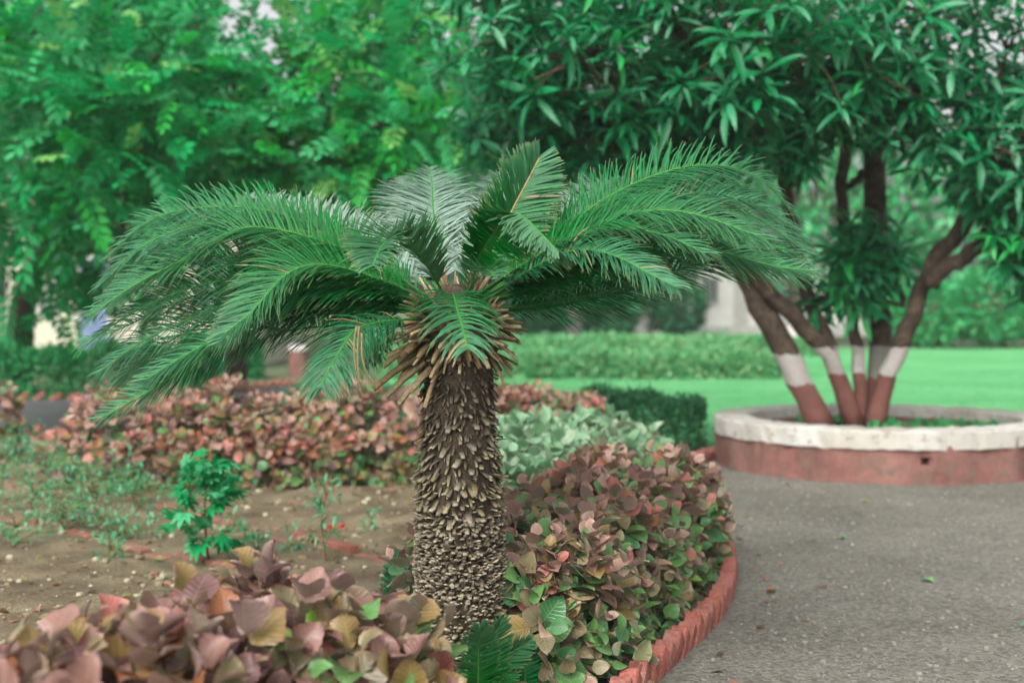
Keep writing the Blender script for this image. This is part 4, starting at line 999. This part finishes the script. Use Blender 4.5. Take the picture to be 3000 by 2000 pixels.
# limbs that reach the clumps of leaves
JN = [PA(2050, 250, 10.2), PA(2285, 390, 11.0), PA(2520, 200, 11.0), PA(2600, 200, 11.15), PA(2880, 480, 10.6), PA(1700, 330, 9.9), PA(1600, 120, 9.6), PA(2470, 600, 11.0), PA(2570, 760, 11.1), PA(2850, 600, 10.6)]
for px, py, D, R_, n in BL:
    c = PA(px, py, D); j = min(JN, key=lambda q: np.linalg.norm(q - c)); q, _ = spline([j, (j + c) / 2 + rng.normal(size=3) * .12, c], 9); tw.tube(q, np.linspace(.035, .014, 9), 6, lin((78, 66, 54)))
tag(tw.build('twigs', M_STEM, mango), kind='stuff')
LM.emit(mango, 300, 'leaf', 'crown', seen=lambda p: 1.0 if p[1] < 9.6 or p[2] < 1.9 else .25)

# ------------------------------------------------------------------ feathery-leaved trees beyond the tar path
LFT = blade(2, 2, 1.0, .48, el_, curl=.12, fold=.12, seed=3)
def pinnate(droop, n=6, seed=0):
    r = np.random.default_rng(seed); lst = []
    for i in range(n):
        t = (i + .6) / n; y = t; z = -droop * t * t
        for sg in (-1, 1):
            a_ = 1.0 - .25 * t + r.normal() * .08; d = np.array((sg * math.sin(a_), math.cos(a_), -.15 - .15 * droop + r.normal() * .08)); lst.append((LFT, basis(d, (0.1 * sg, 0, 1)) * (.36 * (1 - .25 * abs(t - .45))), np.array((0, y, z))))
    lst.append((LFT, basis((0, 1, -droop), (0, 0, 1)) * .3, np.array((0, 1, -droop))))
    rs = blade(3, 1, 1.0, .02, lambda t: 1, curl=droop); lst.append((rs, np.eye(3), np.zeros(3)))
    return join_protos(lst)
PIN = [pinnate(.12, 5, seed=1), pinnate(.26, 4, seed=2), pinnate(.04, 5, seed=3), pinnate(.34, 4, seed=4)]
PAL_T = pal(((6, 144, 74), (16, 162, 88)), ((0, 120, 60), (8, 138, 72)), ((40, 168, 96), (80, 186, 120)), ((20, 160, 52), (46, 178, 70)), ((0, 112, 58), (4, 128, 70)), ((100, 176, 90), (130, 190, 104)))
def feathery_tree(label, trunk_pp, D0, r0, blobs, weights, nsing, size=(.30, .44)):
    b_ = P(*trunk_pp[0], D0); root = empty('feathery_tree', (b_[0], D0, 0), label, 'tree', None)
    c = [np.array((b_[0], D0, -.05))] + [PA(x, y, d) for x, y, d in trunk_pp_d(trunk_pp, D0)]
    p, _ = spline(c, 24); V, Fs = tube(p, np.linspace(r0, r0 * .55, 24), 10, True, .05); wobj('trunk', V, Fs, M_BARK, root)
    LV = Leaves(PIN, PAL_T, M_TREE); br = MB()
    for px, py, D, R_, n in blobs:
        c = PA(px, py, D); j = p[rng.integers(14, 24)]; q, _ = spline([j, (j + c) / 2 + np.array((0, 0, .25)) + rng.normal(size=3) * .2, c], 10); br.tube(q, np.linspace(.05, .018, 10), 6, lin((96, 80, 64)))
        for _ in range(n):
            v = rdir(); e_ = c + v * R_ * rng.uniform(.15, 1) ** .5 * np.array((1.05, 1, .8)); d = nrm(v * .8 + rng.normal(size=3) * .55 + np.array((0, -.25, -.05)))
            LV.put(e_, d, np.array((0, -.15, 1)) + rng.normal(size=3) * .35, rng.uniform(*size), int(rng.choice(6, p=weights)))
    br.build('branch', M_STEM, root)
    LV.emit(root, nsing, 'leaf', 'crown', seen=lambda p: 1 if p[1] < 13.6 else .5)
def trunk_pp_d(pp, D0): return [(x, y, D0 - 4.2 * (i / (len(pp) - 1)) ** 1.5) for i, (x, y) in enumerate(pp)][1:]
W1 = [.32, .2, .24, .1, .1, .04]; W2 = [.22, .12, .3, .18, .06, .12]
feathery_tree('spreading tree with drooping feathery emerald leaves in front of cream wall', [(55, 1150), (60, 980), (80, 850), (150, 640), (260, 450)], 19.3, .19,
              [(60, 200, 13.2, 1.0, 150), (330, 270, 12.8, 1.05, 170), (520, 320, 13.0, .75, 100), (130, 480, 12.8, 1.0, 160), (400, 520, 13.0, .9, 120), (90, 740, 13.4, .75, 90), (240, 760, 14.2, .5, 40), (40, 40, 13.8, .7, 70), (300, 420, 14.5, 1.2, 130), (90, 420, 14.5, 1.2, 130), (170, 890, 15.0, .33, 20), (380, 700, 15.0, .7, 70), (560, 680, 15.5, .7, 70), (430, 830, 16, .4, 26), (470, 110, 14.0, .45, 40), (600, 60, 13.6, .55, 90), (690, 230, 13.6, .35, 40), (620, 480, 13.8, .8, 80)], W1, 300)
feathery_tree('feathery-leaved tree with yellowish-green tips behind centre of sago crown', [(690, 1140), (695, 1010), (700, 850), (760, 640), (900, 450)], 19.8, .15,
              [(770, 370, 13.4, .55, 80), (960, 240, 13.6, .55, 80), (980, 80, 14, .5, 70), (1120, 60, 14.2, .45, 50), (1080, 230, 13.8, .75, 100), (1230, 330, 13.2, .55, 75), (1350, 330, 13.3, .35, 40), (1000, 420, 13.4, .8, 110), (780, 520, 13.8, .75, 90), (1150, 480, 13.6, .6, 70), (1250, 150, 14.6, .7, 70), (930, 600, 14.2, .6, 60), (1100, 590, 14.4, .5, 40), (1080, 330, 15.2, 1.0, 120), (800, 480, 15.4, .8, 80), (1350, 220, 15, .5, 40)], W2, 300)

# ------------------------------------------------------------------ far trees behind the lawn
FARL = [blade(2, 2, 1.0, .5, el_, curl=.2, fold=.1, seed=i) for i in range(2)]
PAL_F = [pal(((12, 104, 60), (26, 124, 72)), ((4, 84, 46), (14, 100, 58)), ((34, 126, 76), (60, 148, 96))), pal(((24, 156, 88), (50, 178, 106)), ((12, 136, 72), (28, 154, 86)), ((70, 178, 110), (110, 196, 132)))]
M_WTRUNK = surfmat('whitewash_trunk', [(.3, lin((178, 172, 170))), (.7, lin((206, 202, 198)))], 6, .9, 40)
def far_tree(px, D, r0, blobs, pal_i, label, wash=1.0, lean_=0.0):
    x0 = gx(px, D); root = empty('tree', (x0, D, 0), label, 'tree', 'trees beyond the lawn')
    p, _ = spline([(x0, D, -.1), (x0 + lean_ * .3, D, 1.6), (x0 + lean_, D, 3.6), (x0 + lean_ * 1.6, D, 6.5)], 18); V, Fs = tube(p, np.linspace(r0 * 1.15, r0 * .6, 18), 10, True, .04); tr = wobj('trunk', V, Fs, M_BARK, root)
    if wash > 0:
        q, _ = spline([(x0, D, -.05), (x0 + lean_ * .3 * wash / 1.6, D, wash)], 5); V, Fs = tube(q, np.linspace(r0 * 1.22, r0 * 1.12, 5), 12, True, .02); wobj('whitewash_band', V, Fs, M_WTRUNK, root)
    LV = Leaves(FARL, PAL_F[pal_i], M_TREE); br = MB()
    for bx, by, R_, n in blobs:
        c = PA(bx, by, D); j = p[rng.integers(9, 18)]; q, _ = spline([j, (j + c) / 2 + rng.normal(size=3) * .3, c], 8); br.tube(q, np.linspace(.12, .05, 8), 6, lin((84, 72, 60)))
        v = rng.normal(size=(n, 3)); v /= np.linalg.norm(v, axis=1)[:, None]; rr = R_ * rng.uniform(.1, 1, (n, 1)) ** .45
        for e_, vv in zip(c + v * rr * np.array((1, 1, .8)), v): LV.put(e_, vv * .5 + rng.normal(size=3) * .7 + np.array((0, 0, -.25)), np.array((0, -.2, 1)) + rng.normal(size=3) * .5, rng.uniform(.22, .42), int(rng.integers(3)))
    br.build('branch', M_STEM, root); LV.emit(root, 0, bulk='crown')
def row(px0, px1, py0, py1, step, R_, n): return [(x + random.uniform(-60, 60), y + random.uniform(-50, 50), R_ * random.uniform(.8, 1.2), n) for x in np.arange(px0, px1, step) for y in np.arange(py0, py1, step)]
far_tree(230, 30, .22, row(-200, 560, -350, 560, 190, 1.5, 420), 0, 'dark tall tree rising behind the feathery tree by the cream wall', 0)
far_tree(520, 33, .2, row(380, 640, -300, 620, 130, .95, 300)+row(560,760,330,700,150,1.0,260), 0, 'dark tree left of the bright sky gap', 0)
far_tree(1010, 34, .25, row(1080, 1420, -350, 640, 170, 1.35, 420)+row(860,1060,330,700,150,1.0,260), 0, 'dark tree right of the bright sky gap behind feathery crown', 0)
far_tree(1465, 42, .3, row(1380, 1700, 260, 780, 170, 1.8, 380), 0, 'thick-trunked tree beyond lawn behind the mango crown edge', 0)
far_tree(1690, 44, .33, row(1500, 1860, 300, 860, 180, 1.9, 380), 1, 'far tree with whitewashed foot just right of the sago crown', 1.1)
far_tree(1885, 46, .3, row(1750, 2060, 250, 860, 180, 1.9, 380), 0, 'far tree with tall pale whitewashed trunk beyond the pale hedge', 1.6)
far_tree(2150, 60, .3, row(1980, 2380, 300, 840, 180, 2.4, 360), 1, 'bright green tree behind the low white building', 0)
far_tree(2330, 41, .25, row(2260, 2620, 380, 820, 170, 1.6, 360), 1, 'bright green tree seen between the mango stems', 0.8)
far_tree(2900, 42, .26, row(2620, 3150, 480, 800, 170, 1.6, 360), 1, 'broad tree beyond the lawn behind the right-hand mango branch', 0)
far_tree(2560, 58, .3, row(2200, 2480, -300, 420, 240, 2.4, 300), 0, 'tall tree far behind the mango crown', 0)
far_tree(1700, 60, .3, row(1450, 2150, -300, 320, 240, 2.8, 300), 0, 'tall dark tree far behind left half of mango crown', 0)
def shrub(px, D, hpx, wpx, label, pal_i, n=1600):
    x0 = gx(px, D); root = empty('shrub', (x0, D, 0), label, 'shrub', 'shrubs along the far edge of the lawn'); LV = Leaves(FARL, PAL_F[pal_i], M_TREE); H = hpx / F * D; W_ = wpx / F * D / 2; mb = MB()
    for k in range(5): mb.tube(np.array([(x0 + rng.normal() * W_ * .2, D, -.05), (x0 + rng.normal() * W_ * .3, D, H * .4), (x0 + rng.normal() * W_ * .5, D, H * .75)]), [.06, .05, .03], 6, lin((80, 66, 54)))
    mb.build('stems', M_STEM, root)
    for _ in range(n):
        v = rdir(); s_ = rng.uniform(.3, 1) ** .4; LV.put((x0 + v[0] * W_ * s_, D + v[1] * 1.0 * s_, H * .54 + v[2] * H * .46 * s_), v + rng.normal(size=3) * .5, np.array((0, -.2, 1)) + rng.normal(size=3) * .5, rng.uniform(.16, .3), int(rng.integers(3)))
    LV.emit(root, 0, bulk='foliage')
shrub(2720, 37.5, 190, 260, 'rounded green shrub beyond lawn right of the mango stems', 1)
shrub(2900, 37.5, 230, 300, 'large bluish-green shrub beyond lawn at the shady tree foot', 1)
shrub(3080, 38, 230, 260, 'tall shrub at the end of the far lawn edge', 1)
shrub(2640, 40, 130, 180, 'low dark shrub behind the mango stems', 0)
shrub(1560, 41, 150, 200, 'low dark shrub between sago crown and whitewashed far trunk', 0)
shrub(1790, 43, 140, 150, 'small dark shrub between the two whitewashed far trunks', 0)
shrub(1990, 45, 170, 150, 'dark shrub in front of the end of the low white building', 0)

# ------------------------------------------------------------------ buildings
M_CREAM = surfmat('cream_plaster', [(.3, lin((176, 172, 152))), (.7, lin((200, 196, 178)))], 1.5, .9, 25, .3)
M_WHITEW = surfmat('white_plaster', [(.3, lin((200, 198, 192))), (.7, lin((222, 220, 214)))], 1.0, .9, 20, .3)
M_BLUE = surfmat('blue_paint', [(.3, lin((96, 112, 142))), (.7, lin((122, 138, 166)))], 3, .6, 30, .2)
M_ROOF = surfmat('roof_sheet', [(.3, lin((110, 96, 90))), (.7, lin((142, 126, 116)))], 1.0, .8, 20, .3)
M_FRAME = surfmat('frame_paint', [(.3, lin((168, 166, 160))), (.7, lin((190, 188, 182)))], 5, .6)
m, nt, b = newmat('window_glass'); b.inputs['Base Color'].default_value = (.05, .07, .07, 1); b.inputs['Roughness'].default_value = .08; M_GLASS = m
def building(label, x0, x1, D, depth, H, wall, openings, roofmat):
    root = empty('building', ((x0 + x1) / 2, D, 0), label, 'building'); mb = MB()
    mb.box(((x0 + x1) / 2, D + depth / 2, H / 2 - .05), ((x1 - x0) / 2, depth / 2, H / 2 + .05)); mb.build('wall', wall, root, False)
    mb = MB(); mb.box(((x0 + x1) / 2, D - .04, .15), ((x1 - x0) / 2 + .04, .05, .2)); mb.build('plinth', M_FRAME, root, False)
    mb = MB(); mb.box(((x0 + x1) / 2, D + depth / 2 - .2, H + .12), ((x1 - x0) / 2 + .4, depth / 2 + .5, .1), bev=.02); mb.build('roof', roofmat, root, False)
    for kind, a0, a1, z0, z1, mt in openings:
        mb = MB(); fw = .07
        for cx, cz, hx, hz in ((a0 - fw / 2, (z0 + z1) / 2, fw / 2, (z1 - z0) / 2 + fw), (a1 + fw / 2, (z0 + z1) / 2, fw / 2, (z1 - z0) / 2 + fw), ((a0 + a1) / 2, z1 + fw / 2, (a1 - a0) / 2 - .002, fw / 2), ((a0 + a1) / 2, z0 - fw / 2, (a1 - a0) / 2 - .002, fw / 2)): mb.box((cx, D - .03, cz), (hx, .05, hz))
        part = mb.build(kind, M_FRAME, root, False)
        mb = MB(); mb.box(((a0 + a1) / 2, D - .012, (z0 + z1) / 2), ((a1 - a0) / 2, .03, (z1 - z0) / 2)); mb.build('panel' if kind == 'door' else 'pane', mt, part, False)
        if kind == 'window':
            for q in (1, 2):
                mb = MB(); mb.box((a0 + (a1 - a0) * q / 3, D - .05, (z0 + z1) / 2), (.02, .015, (z1 - z0) / 2)); mb.build('glazing_bar', M_FRAME, part, False)
        else:
            for q in range(1, 8):
                mb = MB(); mb.box(((a0 + a1) / 2, D - .05, z0 + (z1 - z0) * q / 8), ((a1 - a0) / 2, .012, .02)); mb.build('slat', mt, part, False)
bx = lambda px, D=26.0: gx(px, D)
building('cream building with blue-grey slatted door behind the left-hand hedge', bx(20), bx(730), 26.0, 6, 2.9, M_CREAM,
         [('door', bx(238), bx(318), .35, 2.0, M_BLUE), ('window', bx(585), bx(700), 1.1, 2.1, M_GLASS), ('window', bx(90), bx(160), 1.1, 2.1, M_GLASS)], M_ROOF)
bx = lambda px, D=50.0: gx(px, D)
building('long low white building between trees beyond the lawn', bx(1960), bx(2560), 50.0, 8, 2.9, M_WHITEW,
         [('door', bx(2155), bx(2185), .3, 2.2, M_FRAME), ('window', bx(2245), bx(2300), 1.0, 2.0, M_GLASS), ('window', bx(2060), bx(2100), 1.2, 2.0, M_GLASS), ('window', bx(2440), bx(2490), 1.0, 2.0, M_GLASS)], M_ROOF)

# ------------------------------------------------------------------ red and white post, marker stone
g = (gx(874, 23.6), 23.6); r = empty('marker_post', (g[0], g[1], 0), 'stout red post with white domed top on grass beyond the tar path', 'post')
def lathe(pr_, c, sides=20):
    V = []; Fs = []
    for zq, rr in pr_:
        for i in range(sides): th = i / sides * 2 * PI; V.append((c[0] + rr * math.cos(th), c[1] + rr * math.sin(th), zq))
    for k in range(len(pr_) - 1):
        for i in range(sides): j = (i + 1) % sides; Fs.append((k * sides + i, k * sides + j, (k + 1) * sides + j, (k + 1) * sides + i))
    Fs.append(tuple((len(pr_) - 1) * sides + i for i in range(sides))); return V, Fs
V, Fs = lathe([(-.05, .175), (.02, .175), (.05, .165), (.40, .155), (.42, .158)], g); wobj('shaft', V, Fs, M_RED, r)
V, Fs = lathe([(.415, .168), (.45, .172), (.49, .16), (.515, .12), (.525, .05), (.526, .005)], g); wobj('cap', V, Fs, M_WHITE, r)
g = groundpt(472, 1166, 0); mb = MB(); Vb, Fb = bevbox((.07, .06, .10), .03); o = wobj('marker_stone', Vb + np.array((g[0], g[1], .075)), Fb, M_RED, origin=(g[0], g[1], 0)); tag(o, 'small upright red-painted stone beside the tar path', 'stone')
# fallen leaves on the path
for i, (px, py, c) in enumerate(((2990, 1838, 1), (2520, 1470, 2), (2480, 1580, 1), (2140, 1375, 1), (2290, 1420, 2), (2700, 1700, 0))):
    g = groundpt(px, py, .01); p_ = COP_LO[i % 4]; c0, c1 = pal(((90, 150, 90), (120, 170, 110)), ((40, 150, 90), (70, 170, 110)), ((150, 160, 100), (170, 170, 120)))[c]
    V = p_.V * .06 @ np.array(basis((rng.normal(), rng.normal(), 0.05), (0, 0, 1))).T; V[:, 2] -= V[:, 2].min()
    tag(wobj('fallen_leaf', V + np.array((g[0], g[1], .009)), p_.F, M_PALE, C=np.outer(1 - p_.M, c0) + np.outer(p_.M, c1), UV=p_.UV, origin=(g[0], g[1], .009)), 'single fallen green leaf lying on the grey gravel path', 'leaf', 'fallen leaves on the gravel')

# leaf litter on the bed and along the kerb
LV = Leaves(COP_LO, pal(((96, 72, 46), (120, 92, 62)), ((128, 106, 62), (146, 124, 80)), ((84, 62, 48), (104, 80, 62)), ((110, 116, 60), (132, 130, 76)), ((140, 92, 74), (156, 110, 90))), M_PALE)
for _ in range(1500):
    y = 3.8 + 7.4 * rng.uniform() ** 1.3
    if rng.uniform() < .97: x = rng.uniform(-4.5, float(edge_x(y)) - .2); z = float(soilh(x, y)) + .008
    else:
        x = float(edge_x(y)) + .09 + abs(rng.normal()) * .14; z = .014
        if (x - 2.82) ** 2 + (y - 10.82) ** 2 < 1.75: continue
    an = rng.uniform(0, 6.3); LV.put((x, y, z), (math.cos(an), math.sin(an), .08), np.array((0, 0, 1)) + rng.normal(size=3) * .25, rng.uniform(.02, .05), int(rng.integers(5)))
e = empty('leaf_litter', (0, 6, 0)); o = LV.emit(e, 0, bulk='leaf_litter'); o.parent = None; o.location = (0, 6, 0); bpy.data.objects.remove(e); o.name = 'leaf_litter'
tag(o, 'dry brown leaf litter scattered over soil and along the brick edging', 'litter', kind='stuff')

m = bpy.data.materials.new('haze'); m.use_nodes = True; nt = m.node_tree; nt.nodes.clear()  # haze volume added to lift the dark tones
vo = nt.nodes.new('ShaderNodeVolumePrincipled'); vo.inputs['Density'].default_value = 0.0011; vo.inputs['Color'].default_value = (.9, .95, .93, 1)
nt.links.new(vo.outputs[0], nt.nodes.new('ShaderNodeOutputMaterial').inputs['Volume'])
mb = MB(); mb.box((0, 30, 7.5), (60, 45, 8.6)); tag(mb.build('haze', m, None, False), 'thin pale haze added to lift the dark tones', 'haze', kind='stuff')
